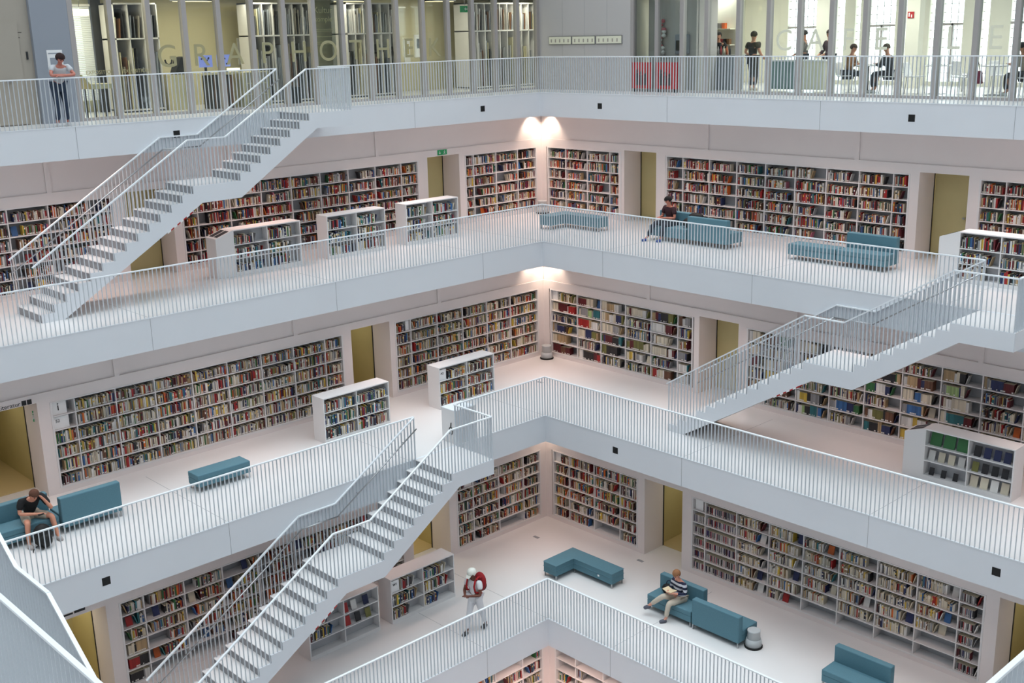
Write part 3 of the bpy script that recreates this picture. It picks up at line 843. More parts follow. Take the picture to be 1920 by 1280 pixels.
cand.sort(key=lambda t: -t[0])
chosen = []
for a, i, c in cand:
    if len(chosen) >= 300: break
    b = BOOKS[i]
    ok = True
    for q in (b['P'](b['s'] + b['th'] / 2, b['d0'] - 0.02, b['z'] + b['h'] * 0.5), b['P'](b['s'] + b['th'] / 2, b['d0'] - 0.02, b['z'] + b['h'] * 0.85)):
        v = Vector(q) - CAMP; L = v.length
        hit = tree.ray_cast(CAMP + v.normalized() * 3.5, v.normalized(), L - 3.55)
        if hit[0] is not None: ok = False
    if ok: chosen.append(i)
cs = set(chosen)
ORD = {1: 'top', 2: 'second', 3: 'third', 4: 'fourth', 5: 'fifth', 6: 'lowest'}
NUMW = ['', 'first', 'second', 'third', 'fourth', 'fifth', 'sixth', 'seventh', 'eighth', 'ninth', 'tenth', 'eleventh']
byrow = {}
for i, b in enumerate(BOOKS): byrow.setdefault((b['unit'], b['row'], b['bay']), []).append(i)
_o = 'zeroth first second third fourth fifth sixth seventh eighth ninth tenth eleventh twelfth thirteenth fourteenth fifteenth sixteenth seventeenth eighteenth nineteenth'.split()
def ORDW(n):
    if n < 20: return _o[n]
    t, u = divmod(n, 10)
    return (['', '', 'twent', 'thirt', 'fort', 'fift', 'sixt'][t] + ('ieth' if u == 0 else 'y-' + _o[u]))
NB = {}
for (u_, r_, b_) in byrow: NB[u_] = max(NB.get(u_, 0), b_)
def pxx(i):
    b = BOOKS[i]; q = project(b['P'](b['s'], b['d0'], b['z'])); return q[0] if q else 0
LABS = {}
def book_label(i, full=False):
    b = BOOKS[i]; lst = sorted(byrow[(b['unit'], b['row'], b['bay'])], key=pxx); j = lst.index(i)
    l = BOOKS[lst[j - 1]]['col'] if j > 0 else None; r = BOOKS[lst[j + 1]]['col'] if j + 1 < len(lst) else None
    th = 'front-facing' if b['face'] else ('leaning' if b['lean'] else ('thin' if b['th'] < 0.02 else 'thick' if b['th'] > 0.033 else ''))
    low = 'low' in b['unit'].split()[:3]
    row = ('bottom' if b['row'] == 3 else ORD[b['row']]) if low else ORD[min(b['row'], 6)]
    same = (l == b['col'] or r == b['col'])
    if full or same or not (l or r): mid = ORDW(j + 1) + ' from left'
    elif l and r: mid = 'between %s and %s' % (l, r)
    else: mid = 'beside a %s one' % (l or r)
    return ('%s %s book %s, %s shelf, %s bay, %s' % (th, b['col'], mid, row, ORDW(b['bay2']), b['unit'])).strip()
for b in BOOKS:
    left_first = b['P'](0, 0, 0)[0] != b['P'](1, 0, 0)[0]     # right-hand walls run left to right already
    b['bay2'] = b['bay'] if (left_first or 'low' in b['unit'].split()[:3]) else NB[b['unit']] + 1 - b['bay']
for i in chosen: LABS.setdefault(book_label(i), []).append(i)
FIN = {}
for lab, ii in LABS.items():
    for i in ii: FIN[i] = lab if len(ii) == 1 else book_label(i, True)
GRP = {}
for i in chosen:
    b = BOOKS[i]; mb = MB(); emit_book(mb, b, i)
    c = bk_corners(b); org = tuple((c[0][q] + c[2][q]) / 2 for q in range(2)) + (b['z'],)
    me = mb.mesh('book', [M['book']], org)
    o = bpy.data.objects.new('book', me); COL.objects.link(o); o.location = org
    tag(o, FIN[i], 'book', 'books on the ' + b['unit'])
rest = MB()
for i, b in enumerate(BOOKS):
    if i in cs: continue
    emit_book(rest, b, i)
build(rest, 'books', 'book', label='all the smaller rows of mixed books filling the shelves', cat='books', kind='stuff')
print('BOOKS', len(BOOKS), 'chosen', len(chosen))

# ------------------------------------------------------------------ seats
def sofa(k, x0, x1, y0, y1, label, back=None, cat='sofa', name='sofa', group=None, front=None):
    """one upholstered module; back in ('+x','-x','+y','-y') or None"""
    z = Z[k]; t = empty(name, ((x0 + x1) / 2, (y0 + y1) / 2, z), label, cat, group)
    sx0, sx1, sy0, sy1 = x0, x1, y0, y1; bt = 0.17
    if back == '+x': sx1 -= bt
    if back == '-x': sx0 += bt
    if back == '+y': sy1 -= bt
    if back == '-y': sy0 += bt
    mb = MB(); mb.box((sx0, sy0, z + 0.29), (sx1, sy1, z + 0.42)); build(mb, 'seat_cushion', 'fabric', t, bevel=0.02)
    mb = MB(); mb.box((sx0 + 0.004, sy0 + 0.004, z + 0.13), (sx1 - 0.004, sy1 - 0.004, z + 0.29)); build(mb, 'seat_base', 'fabric', t, bevel=0.008)
    if back:
        bx = {'+x': (x1 - bt, y0, x1, y1), '-x': (x0, y0, x0 + bt, y1), '+y': (x0, y1 - bt, x1, y1), '-y': (x0, y0, x1, y0 + bt)}[back]
        mb = MB(); mb.box((bx[0], bx[1], z + 0.13), (bx[2], bx[3], z + 0.80)); build(mb, 'backrest', 'fabric', t, bevel=0.02)
    for x in (x0 + 0.03, x1 - 0.03):
        for y in (y0 + 0.03, y1 - 0.03):
            mb = MB(); mb.box((x - 0.015, y - 0.015, z), (x + 0.015, y + 0.015, z + 0.13)); build(mb, 'leg', 'steel', t)
    return t
def l_bench(k, x0, x1, y1, ys, label):
    z = Z[k]; t = empty('corner_bench', (x0, y1, z), label, 'bench'); D = 0.47
    pol = [(x0, ys), (x0 + D, ys), (x0 + D, y1 - D), (x1, y1 - D), (x1, y1), (x0, y1)]
    for nm, a, b in (('seat_cushion', 0.29, 0.42), ('seat_base', 0.13, 0.288)):
        q = MB(); q.prism(pol, lambda u, w, t_: (u, w, t_), z + a, z + b); build(q, nm, 'fabric', t, bevel=0.012)
    for x, y in ((x0 + .03, ys + .03), (x0 + D - .03, ys + .03), (x0 + .03, y1 - .03), (x1 - .03, y1 - .03), (x1 - .03, y1 - D + .03), (x0 + D + .02, y1 - D + .02)):
        mb = MB(); mb.box((x - 0.015, y - 0.015, z), (x + 0.015, y + 0.015, z + 0.13)); build(mb, 'leg', 'steel', t)
    mb = MB(); mb.box((x1 - 0.5, y1 - D - 0.003, z + 0.2), (x1 - 0.44, y1 - D, z + 0.25)); build(mb, 'power_socket', 'signwhite', t, label='small pale power socket')
l_bench(3, 6.3, 8.14, -5.31, -6.45, 'petrol blue L-shaped bench near the lower corner')
l_bench(1, 1.1, 2.98, -0.1, -1.22, 'petrol blue L-shaped bench near the upper corner, behind the railing')
sofa(3, 9.48, 10.85, -5.96, -5.29, 'petrol blue sofa on which the woman in the striped top reads', '+y')
sofa(3, 10.89, 12.26, -5.98, -5.22, 'petrol blue sofa turned with its back to the railing, beside the round stool', '-y')
sofa(3, 14.48, 15.84, -6.0, -5.33, 'empty petrol blue sofa at the bottom right', '+y')
sofa(2, 3.04, 3.52, -14.71, -13.35, 'petrol blue backless bench standing alone on the left middle gallery', None, 'bench', 'bench')
sofa(2, 2.78, 3.45, -17.82, -16.5, 'petrol blue sofa with its back to the railing, right of the seated man', '+x')
sofa(2, 2.72, 3.4, -19.24, -17.86, 'petrol blue sofa on which the man in black sits', '-x')
sofa(1, 4.93, 6.28, -0.55, 0.12, 'petrol blue sofa on which the person in dark red sits', '+y')
sofa(1, 6.31, 7.68, -0.52, 0.2, 'petrol blue sofa with its back to the railing on the upper gallery', '-y')
sofa(1, 9.66, 11.04, -0.55, -0.07, 'petrol blue backless bench joined to a sofa on the upper gallery', None, 'bench', 'bench')
sofa(1, 11.07, 12.45, -0.55, 0.12, 'petrol blue sofa right of the backless bench on the upper gallery', '+y')
def stool(k, x, y, label, r=0.215):
    t = empty('step_stool', (x, y, Z[k]), label, 'stool', 'round step stools')
    c = (x, y, Z[k])
    q = MB(); q.lathe(c, [(r * .98, 0.0), (r, 0.008), (r, 0.035), (r * .96, 0.045)]); build(q, 'rubber_ring', 'black', t)
    q = MB(); q.lathe(c, [(r * .9, 0.045), (r * .86, 0.16), (r * .78, 0.22)]); build(q, 'lower_drum', 'stoolgrey', t)
    q = MB(); q.lathe(c, [(r * .72, 0.22), (r * .68, 0.40), (r * .72, 0.405), (r * .72, 0.43), (r * .66, 0.438)]); build(q, 'upper_drum', 'stoolgrey', t)
stool(3, 12.44, -5.62, 'pale grey round step stool beside the end of the sofa, lower gallery')
stool(2, 1.55, -1.45, 'grey round step stool in the middle corner under the downlights')
stool(1, -1.05, 1.05, 'round step stool in the upper corner, mostly hidden by the railing')

# white box beside the head of the large stair
t = empty('white_plinth', (5.16, -8.28, Z[2]), 'plain white box standing at the head of the large stair', 'box')
mb = MB(); mb.box((4.89, -8.6, Z[2]), (5.43, -7.95, Z[2] + 0.88)); build(mb, 'body', 'shelf', t)
mb = MB(); mb.box((4.885, -8.605, Z[2] + 0.88), (5.435, -7.945, Z[2] + 0.9)); build(mb, 'lid', 'rail', t)
q = MB(); cc = (5.24, -8.61, Z[2] + 0.33)
for i in range(16):
    a0 = 2 * math.pi * i / 16; a1 = 2 * math.pi * (i + 1) / 16
    q.tube((cc[0] + .06 * math.cos(a0), cc[1], cc[2] + .1 * math.sin(a0)), (cc[0] + .06 * math.cos(a1), cc[1], cc[2] + .1 * math.sin(a1)), 0.011, 6)
q.tube((cc[0], cc[1], cc[2] + .1), (cc[0] + 0.02, cc[1], cc[2] + .22), 0.014, 6)
build(q, 'cable_loop', 'black', t, label='black loop of cable hanging on the front')

# black square recesses in the parapets
def square(side, k, s, label):
    P = mapper(side, EG[k]); z = Z[k] - 0.36
    q = MB(); sbox(q, P, s - 0.085, s + 0.085, -0.004, 0.02, z - 0.085, z + 0.085)
    build(q, 'black_vent', 'black', label=label, cat='vent', group='black square vents in the parapets')
square('L', 0, 12.58, 'black square vent in the top parapet above the stair landing')
square('L', 0, 2.48, 'black square vent in the top parapet, left of the corner')
square('R', 0, 2.53, 'black square vent in the top parapet, right of the corner')
square('R', 0, 12.6, 'black square vent in the top parapet below the cafe, far right')
square('R', 2, 7.97, 'black square vent in the third parapet, right of the corner')
square('R', 2, 17.83, 'black square vent in the third parapet near the right edge')
square('L', 2, 17.86, 'black square vent in the third parapet near the left edge')

# small floor outlets, hatches
for k, x, y, nm in ((3, 4.45, -4.9, 'one near the lower corner'), (2, 3.2, -3.4, 'the one behind the middle railing corner'), (3, 8.95, -4.1, 'the one before the yellow doorway'), (3, 7.6, -4.0, 'the one at the foot of the dark bookcase')):
    q = MB(); q.box((x - 0.1, y - 0.05, Z[k]), (x + 0.1, y + 0.05, Z[k] + 0.004)); build(q, 'floor_outlet', 'seam', label='small flat metal floor outlet, ' + nm, cat='floor outlet')

# signs over the doors
def exit_sign(side, w, k, s0, s1, z0, z1, label, d=-0.03):
    P = mapper(side, w); t = empty('exit_sign', P((s0 + s1) / 2, d, Z[k] + (z0 + z1) / 2), label, 'exit sign')
    q = MB(); sbox(q, P, s0, s1, d, d + 0.02, Z[k] + z0, Z[k] + z1); build(q, 'panel', 'green', t)
    zz = Z[k] + (z0 + z1) / 2; h = (z1 - z0); c = s1 - h * 0.55
    q = MB()
    for a, b in (((c, zz + h * .3), (c, zz - h * .3)), ((c, zz - h * .3), (c - h * .2, zz - h * .05)), ((c, zz - h * .3), (c + h * .2, zz - h * .05))):
        q.bar(P(a[0], d - 0.004, a[1]), P(b[0], d - 0.004, b[1]), 0.006, h * .1)
    build(q, 'arrow', 'signwhite', t, label='white arrow')
    q = MB(); c2 = s0 + (s1 - s0) * 0.25
    for a, b in (((c2, zz + h * .15), (c2 + .01, zz - h * .1)), ((c2 + .01, zz - h * .1), (c2 + .04, zz - h * .33)), ((c2 + .01, zz - h * .1), (c2 - .03, zz - h * .3)), ((c2 - .03, zz + h * .05), (c2 + .04, zz + h * .08))):
        q.bar(P(a[0], d - 0.004, a[1]), P(b[0], d - 0.004, b[1]), 0.006, h * .09)
    sbox(q, P, c2 - h * .06, c2 + h * .06, d - 0.006, d, zz + h * .22, zz + h * .36)
    build(q, 'running_figure', 'signwhite', t, label='white running figure')
exit_sign('L', WL[1], 1, 2.72, 3.1, 2.22 + 0.06, 2.22 + 0.22, 'green and white exit sign over the yellow door left of the upper corner')
exit_sign('L', WL[2] - 0.45, 2, 17.2, 17.22, 1.75, 2.0, 'small green sign on the door jamb beside the letter i shelf', d=-0.2)
PP = mapper('L', WL[2])
t = empty('door_lettering', PP(17.9, -0.03, Z[2] + 2.3), 'dark lettering Literatur with two black squares over the left doorway', 'lettering')
add_text(t, 'Literatur', PP, 18.05, Z[2] + 2.27, -0.022, 0.14, 'ink', name='word')
for s_ in (17.42, 17.3):
    q = MB(); sbox(q, PP, s_, s_ + 0.1, -0.026, -0.02, Z[2] + 2.26, Z[2] + 2.37); build(q, 'black_square', 'ink', t)
PP = mapper('L', WL[3])
t = empty('door_lettering', PP(17.7, -0.03, Z[3] + 2.3), 'small dark lettering over the yellow doorway at the lower left', 'lettering')
q = MB(); sbox(q, PP, 17.93, 18.3, -0.024, -0.02, Z[3] + 2.33, Z[3] + 2.37); sbox(q, PP, 17.66, 17.9, -0.024, -0.02, Z[3] + 2.33, Z[3] + 2.4); build(q, 'word_strip', 'ink', t)

# ------------------------------------------------------------------ people
def ik(p, q, l1, l2, hint):
    p = Vector(p); q = Vector(q); d = q - p; L = min(d.length, (l1 + l2) * 0.999); dn = d.normalized()
    a = (l1 * l1 - l2 * l2 + L * L) / (2 * L); h = math.sqrt(max(0, l1 * l1 - a * a))
    hv = Vector(hint); hv = (hv - dn * hv.dot(dn)).normalized()
    return tuple(p + dn * a + hv * h)
def skin_mesh(name, verts, edges, radii, mat, parent, root=0, levels=2, **kw):
    me = bpy.data.meshes.new(name); me.from_pydata([tuple(v) for v in verts], edges, [])
    o = bpy.data.objects.new(name, me); COL.objects.link(o)
    m = o.modifiers.new('skin', 'SKIN'); m.use_smooth_shade = True; m.branch_smoothing = 0.5
    for v, r in zip(me.skin_vertices[0].data, radii):
        v.radius = (r, r) if not isinstance(r, tuple) else r
        v.use_root = False
    me.skin_vertices[0].data[root].use_root = True
    sb = o.modifiers.new('sub', 'SUBSURF'); sb.levels = levels; sb.render_levels = levels
    bpy.context.view_layer.update()
    dg = bpy.context.evaluated_depsgraph_get()
    m2 = bpy.data.meshes.new_from_object(o.evaluated_get(dg)); m2.materials.clear(); m2.materials.append(mat)
    bpy.data.objects.remove(o)
    for p in m2.polygons: p.use_smooth = True
    o = bpy.data.objects.new(name, m2); COL.objects.link(o); o.parent = parent
    return tag(o, **kw) if kw else o
PM = {}
def pm(rgb, rough=0.8):
    if rgb not in PM: PM[rgb] = material('cloth_%02x%02x%02x' % rgb, rgb, rough)
    return PM[rgb]
def person(loc, rz, label, J, skin=(196, 140, 112), hair=(50, 34, 26), top=(200, 200, 200), sleeve=0.5, bottom=(50, 60, 80), legcov=1.0, shoe=(230, 230, 230), group=None, topmat=None, scale=1.0, cap=None, hairlen=0.3):
    t = empty('person', loc, label, 'person', group, rz); t.scale = (scale,) * 3
    V = Vector
    pel, ch, hd = V(J['pel']), V(J['ch']), V(J['head'])
    f = V(J.get('face', (1, 0, -0.3))).normalized()
    upv = (hd - ch).normalized()
    neck = ch + (hd - ch) * 0.42 + V((0, 0, 0.0))
    bel = pel * 0.55 + ch * 0.45
    sw = J.get('sw', 0.18); ax = V(J.get('ax', (0, 1, 0))).normalized()
    vs = []; es = []; rs = []
    def add(p, r, fr=None):
        vs.append(V(p)); rs.append(r)
        if fr is not None: es.append((fr, len(vs) - 1))
        return len(vs) - 1
    ip = add(pel, .115); ib = add(bel, .105, ip); ic = add(ch, .105, ib); inn = add(neck, .055, ic)
    hu = (f.cross(ax) * -1).normalized() if abs(f.cross(ax).length) > .1 else V((0, 0, 1))
    if hu.z < 0: hu = -hu
    ih = add(hd + f * 0.01, .082, inn); it = add(hd + hu * 0.075 - f * 0.005, .072, ih)
    add(hd + f * 0.035 - hu * 0.065, .042, ih)                  # chin
    add(hd + f * 0.105 - hu * 0.008, .014, ih)                  # nose
    for sd in (1, -1): add(hd + ax * 0.09 * sd - hu * 0.005, .016, ih)   # ears
    arms = {}
    for sd, nm in ((1, 'L'), (-1, 'R')):
        sh = ch + ax * sw * sd + V((0, 0, 0.05))
        wr = V(J['w' + nm]); el = V(J['e' + nm]) if 'e' + nm in J else V(ik(sh, wr, .29, .26, J.get('eh' + nm, (-0.3, sd * .6, -1))))
        i1 = add(sh - V((0, 0, .012)), .048, ic); i2 = add(el, .044, i1); i3 = add(wr, .028, i2)
        d = (wr - el).normalized(); hdn = V(J.get('h' + nm, tuple(d))).normalized()
        side = hdn.cross(V((0, 0, 1))); side = side.normalized() if side.length > .1 else ax
        pl = add(wr + hdn * 0.05, .034, i3)
        cur = V((0, 0, -1)) - hdn * V((0, 0, -1)).dot(hdn)
        for q, (o_, l_) in enumerate(((-.027, .062), (-.009, .072), (.009, .067), (.026, .05))):
            a = add(wr + hdn * 0.092 + side * o_, .0095, pl); add(wr + hdn * (0.092 + l_ * .7) + side * o_ * 1.1 + cur * 0.022, .008, a)
        a = add(wr + hdn * 0.055 - side * 0.045 * sd, .011, pl); add(wr + hdn * 0.095 - side * 0.055 * sd, .009, a)
        arms[nm] = (sh, el, wr)
    legs = {}
    for sd, nm in ((1, 'L'), (-1, 'R')):
        hp = pel + ax * 0.09 * sd - V((0, 0, 0.03))
        an = V(J['a' + nm]); kn = V(J['k' + nm]) if 'k' + nm in J else V(ik(hp, an, .43, .42, (1, 0, .1)))
        fd = V(J.get('f' + nm, (1, 0, 0))).normalized()
        i1 = add(hp, .098, ip); i2 = add(kn, .062, i1); im = add(kn * .6 + an * .4 - fd * 0.015, .058, i2); i3 = add(an, .036, im)
        toe = an + fd * 0.15 - V((0, 0, 0.055)); add(toe - fd * .03, .024, i3)
        legs[nm] = (hp, kn, an, toe, fd)
    skin_mesh('body', vs, es, rs, pm(skin, .6), t)
    # shirt
    vs, es, rs = [], [], []
    a = add(pel + V((0, 0, 0.02)), .14); b = add(bel, .138, a); c = add(ch, .158, b); add(neck * .62 + ch * .38, .092, c)
    for nm in 'LR':
        sh, el, wr = arms[nm]
        i1 = add(sh, .086, c)
        if sleeve <= 1: add(sh + (el - sh) * max(.35, sleeve), .07, i1)
        else: i2 = add(el, .055, i1); add(el + (wr - el) * (sleeve - 1), .042, i2)
    sm = topmat or pm(top)
    skin_mesh('shirt', vs, es, rs, sm, t)
    # trousers
    vs, es, rs = [], [], []
    a = add(pel, .142)
    for nm in 'LR':
        hp, kn, an, toe, fd = legs[nm]
        i1 = add(hp, .112, a)
        if legcov < 1: add(hp + (kn - hp) * .88, .088, i1)
        else: i2 = add(kn, .076, i1); add(an + (kn - an) * .12, .056, i2)
    skin_mesh('trousers', vs, es, rs, pm(bottom), t)
    for nm in 'LR':
        hp, kn, an, toe, fd = legs[nm]
        skin_mesh('shoe', [an - fd * 0.035 - V((0, 0, .04)), an + fd * 0.05 - V((0, 0, .045)), toe + fd * .02], [(0, 1), (1, 2)], [.056, .06, .05], pm(shoe, .6), t, levels=1)
    # hair cap: shell over crown, sides and back
    def shell(r, lim, mat, nm, extra=0.0):
        q = MB(); n, m = 18, 12; idx = {}
        c0 = hd + hu * 0.022 - f * 0.008
        rv = ax
        def keep(v): return v.dot(hu) > lim - 0.0 or (v.dot(f) < 0.25 and v.dot(hu) > lim - 0.55 - extra)
        def pt(a, k):
            th = math.pi * a / m; ph = 2 * math.pi * k / n
            return hu * math.cos(th) + f * (math.sin(th) * math.cos(ph)) + rv * (math.sin(th) * math.sin(ph))
        for a in range(m):
            for k in range(n):
                vv = [pt(a, k), pt(a + 1, k), pt(a + 1, k + 1), pt(a, k + 1)]
                ce = (vv[0] + vv[1] + vv[2] + vv[3]) / 4
                if keep(ce):
                    i = len(q.v); q.v += [tuple(c0 + V((p.x * r, p.y * r, p.z * r * 1.02))) for p in vv]; q.face([i, i + 1, i + 2, i + 3], 0, None, True)
        o = build(q, nm, mat, t, local=True)
        so = o.modifiers.new('solid', 'SOLIDIFY'); so.thickness = 0.02; so.offset = -1
        we = o.modifiers.new('weld', 'WELD'); we.merge_threshold = 0.002
        return o
    shell(0.105, hairlen, pm(hair, .85), 'hair', 0.15)
    for sd in (1, -1):
        q = MB(); e_ = hd + f * 0.088 + ax * 0.032 * sd + hu * 0.018; q.sphere(tuple(e_), .011, .011, .009, 8, 6); build(q, 'eye', pm((30, 24, 22)), t, local=True)
    if cap:
        shell(0.117, 0.25, pm(cap, .7), 'cap')
        q = MB(); c0 = hd + hu * 0.055 + f * 0.095
        pol = [(-.07, 0), (-.06, .05), (-.03, .085), (.03, .085), (.06, .05), (.07, 0)]
        q.prism(pol, lambda u_, w_, tt: tuple(c0 + ax * u_ + f * w_ + hu * (tt - w_ * 0.25)), 0.0, 0.012); build(q, 'cap_peak', pm(cap, .7), t, local=True)
    return t, arms, legs

stand = dict(pel=(0, 0, .95), ch=(0, 0, 1.32), head=(.02, 0, 1.6), wL=(.02, .27, .85), wR=(.02, -.27, .85), aL=(0, .1, .08), aR=(0, -.1, .08))
# leaning man
person((-.36, -15.2, 0), 0.0, 'man in a pale grey polo shirt leaning with crossed arms on the top railing',
       dict(pel=(-.02, 0, .93), ch=(.17, 0, 1.29), head=(.3, -.01, 1.52), face=(.75, .1, -.75), wL=(.38, -.06, 1.14), wR=(.33, .1, 1.15), eL=(.33, .27, 1.15), eR=(.31, -.27, 1.15), hL=(.1, -1, 0), hR=(0, 1, 0),
            aL=(-.05, .12, .08), aR=(.0, -.12, .08)), hair=(46, 26, 24), skin=(196, 126, 110), top=(206, 208, 212), sleeve=.6, bottom=(52, 66, 88), shoe=(226, 226, 228))
# man with cap
t, arms, legs = person((7.2, -9.68, Z[3]), math.radians(-82), 'man with white cap and red backpack walking while looking at his hands',
       dict(pel=(0, 0, .95), ch=(.03, 0, 1.33), head=(.09, 0, 1.585), face=(.75, -.1, -.75), wL=(.33, .05, 1.08), wR=(.33, -.04, 1.08), eL=(.1, .25, 1.06), eR=(.1, -.25, 1.06), hL=(.3, -1, 0), hR=(.3, 1, 0),
            aL=(-.27, .08, .11), aR=(.26, -.08, .08)), hair=(24, 18, 16), skin=(112, 66, 52), top=(228, 228, 230), sleeve=.6, bottom=(226, 226, 230), shoe=(30, 32, 38), cap=(236, 236, 226))
bp = empty('backpack', t.location, 'red and black backpack on the back of the man with white cap', 'backpack', rz=t.rotation_euler.z)
q = MB(); q.sphere((-.2, 0, 1.24), .12, .17, .25, 14, 10); build(q, 'bag_body', pm((150, 22, 30)), bp, local=True)
q = MB(); q.sphere((-.25, 0, 1.14), .1, .14, .16, 12, 8); build(q, 'front_pocket', pm((30, 24, 28)), bp, local=True)
for sd in (1, -1):
    q = MB(); pts = [(-.12, sd * .11, 1.42), (0.0, sd * .12, 1.475), (.12, sd * .12, 1.42), (.17, sd * .12, 1.28), (.14, sd * .13, 1.12), (-.05, sd * .17, 1.05)]
    for a, b in zip(pts, pts[1:]): q.tube(a, b, .022, 8)
    build(q, 'strap', pm((170, 24, 32)), bp, local=True)
# reading woman; striped jumper
sm = bpy.data.materials.new('striped_knit'); sm.use_nodes = True
nt = sm.node_tree; bs = nt.nodes['Principled BSDF']; bs.inputs['Roughness'].default_value = .85
tc = nt.nodes.new('ShaderNodeTexCoord'); wv = nt.nodes.new('ShaderNodeTexWave'); wv.bands_direction = 'Z'; wv.inputs['Scale'].default_value = 2.6
rp = nt.nodes.new('ShaderNodeValToRGB'); rp.color_ramp.interpolation = 'CONSTANT'
rp.color_ramp.elements[0].color = lin((28, 34, 62)); rp.color_ramp.elements[1].color = lin((206, 208, 216)); rp.color_ramp.elements[1].position = .5
nt.links.new(tc.outputs['Object'], wv.inputs['Vector']); nt.links.new(wv.outputs['Color'], rp.inputs['Fac']); nt.links.new(rp.outputs['Color'], bs.inputs['Base Color'])
person((10.28, -5.66, Z[3]), math.radians(-97), 'fair-haired woman in a striped top and beige trousers reading with crossed legs',
       dict(pel=(0, 0, .50), ch=(.03, 0, .9), head=(.11, -.01, 1.16), face=(.7, 0, -.7), wL=(.3, .1, .74), wR=(.28, -.12, .74), eL=(.06, .24, .68), eR=(.05, -.25, .68), hL=(.7, -.7, .1), hR=(.8, .5, .1),
            kR=(.44, -.14, .62), aR=(.58, -.46, .3), fR=(.5, -.8, -.35), kL=(.44, .06, .5), aL=(.5, .02, .08), fL=(.9, -.35, 0)), hair=(150, 104, 70), skin=(212, 150, 128), topmat=sm, sleeve=1.75, bottom=(196, 184, 168), shoe=(82, 84, 96), hairlen=.2)
t = empty('open_book', (10.18, -5.94, Z[3] + .74), 'open book held on the lap of the reading woman', 'book', rz=math.radians(-97))
for sd in (1, -1):
    q = MB(); q.hexa([(-.1, 0, 0), (.1, 0, 0), (.1, sd * .15, .03), (-.1, sd * .15, .03), (-.1, 0, .015), (.1, 0, .015), (.1, sd * .15, .045), (-.1, sd * .15, .045)]); build(q, 'page_block', pm((226, 206, 170)), t, local=True)
t = empty('handbag', (9.86, -5.62, Z[3] + .42), 'black handbag standing on the sofa beside the reading woman', 'bag')
q = MB(); q.sphere((9.86, -5.62, Z[3] + .56), .16, .12, .14, 12, 8); build(q, 'bag_body', 'black', t)
q = MB()
for i in range(8):
    a0 = math.pi * i / 8; a1 = math.pi * (i + 1) / 8
    q.tube((9.9 + .1 * math.cos(a0), -5.6, Z[3] + .66 + .14 * math.sin(a0)), (9.9 + .1 * math.cos(a1), -5.6, Z[3] + .66 + .14 * math.sin(a1)), .012, 6)
build(q, 'handle', pm((24, 30, 60)), t)
# man in black
person((3.0, -18.33, Z[2]), math.radians(3), 'man in black shirt and beige shorts sitting bent over his phone',
       dict(pel=(0, 0, .50), ch=(.22, 0, .88), head=(.41, .0, 1.04), face=(.75, .0, -.75), wL=(.42, .16, .92), wR=(.55, -.02, .66), eL=(.47, .3, .66), eR=(.28, -.3, .66), hL=(-.1, -.6, .7), hR=(.5, .9, 0), sw=.215,
            kL=(.46, .28, .5), aL=(.6, .3, .08), kR=(.48, -.24, .5), aR=(.56, -.3, .08)), hair=(92, 58, 42), skin=(206, 142, 116), top=(12, 12, 16), sleeve=.75, bottom=(182, 172, 156), legcov=.5, shoe=(170, 162, 160))
q = MB(); q.box((3.6, -18.36, Z[2] + .66), (3.66, -18.24, Z[2] + .672)); build(q, 'phone', 'black', label='dark phone in the hand of the seated man in black', cat='phone')
t = empty('backpack', (3.72, -18.38, Z[2]), 'black backpack on the floor between the feet of the seated man', 'backpack')
q = MB(); q.sphere((3.72, -18.36, Z[2] + .25), .16, .2, .25, 14, 10); build(q, 'bag_body', 'black', t)
q = MB(); q.sphere((3.84, -18.36, Z[2] + .17), .1, .15, .15, 12, 8); build(q, 'front_pocket', 'black', t)
q = MB()
for i in range(10):
    a0 = math.pi * i / 10; a1 = math.pi * (i + 1) / 10
    q.tube((3.9, -18.55 + .1 * math.cos(a0), Z[2] + .02 + .1 * math.sin(a0)), (3.9, -18.55 + .1 * math.cos(a1), Z[2] + .02 + .1 * math.sin(a1)), .012, 6)
build(q, 'strap', 'black', t)
# person in dark red
person((5.46, -.16, Z[1]), math.radians(-98), 'person in a dark red T-shirt sitting on the upper sofa, looking down',
       dict(pel=(0, 0, .50), ch=(.08, 0, .9), head=(.14, 0, 1.16), face=(.8, -.3, -.6), wL=(.38, .08, .68), wR=(.38, -.1, .68), eL=(.12, .26, .66), eR=(.12, -.26, .66), hL=(.8, -.5, 0), hR=(.8, .5, 0),
            kL=(.45, .14, .5), aL=(.5, .1, .08), kR=(.47, -.2, .52), aR=(.7, -.3, .08)), hair=(22, 18, 18), skin=(186, 120, 100), top=(52, 20, 28), sleeve=.7, bottom=(26, 34, 50), shoe=(34, 66, 140), hairlen=.15)
q = MB(); q.sphere((6.15, -.2, Z[1] + .56), .22, .16, .15, 12, 8); q.sphere((6.25, -.02, Z[1] + .74), .25, .12, .1, 12, 8)
build(q, 'dark_jacket', 'black', label='black jacket thrown over the sofa beside the person in dark red', cat='jacket')

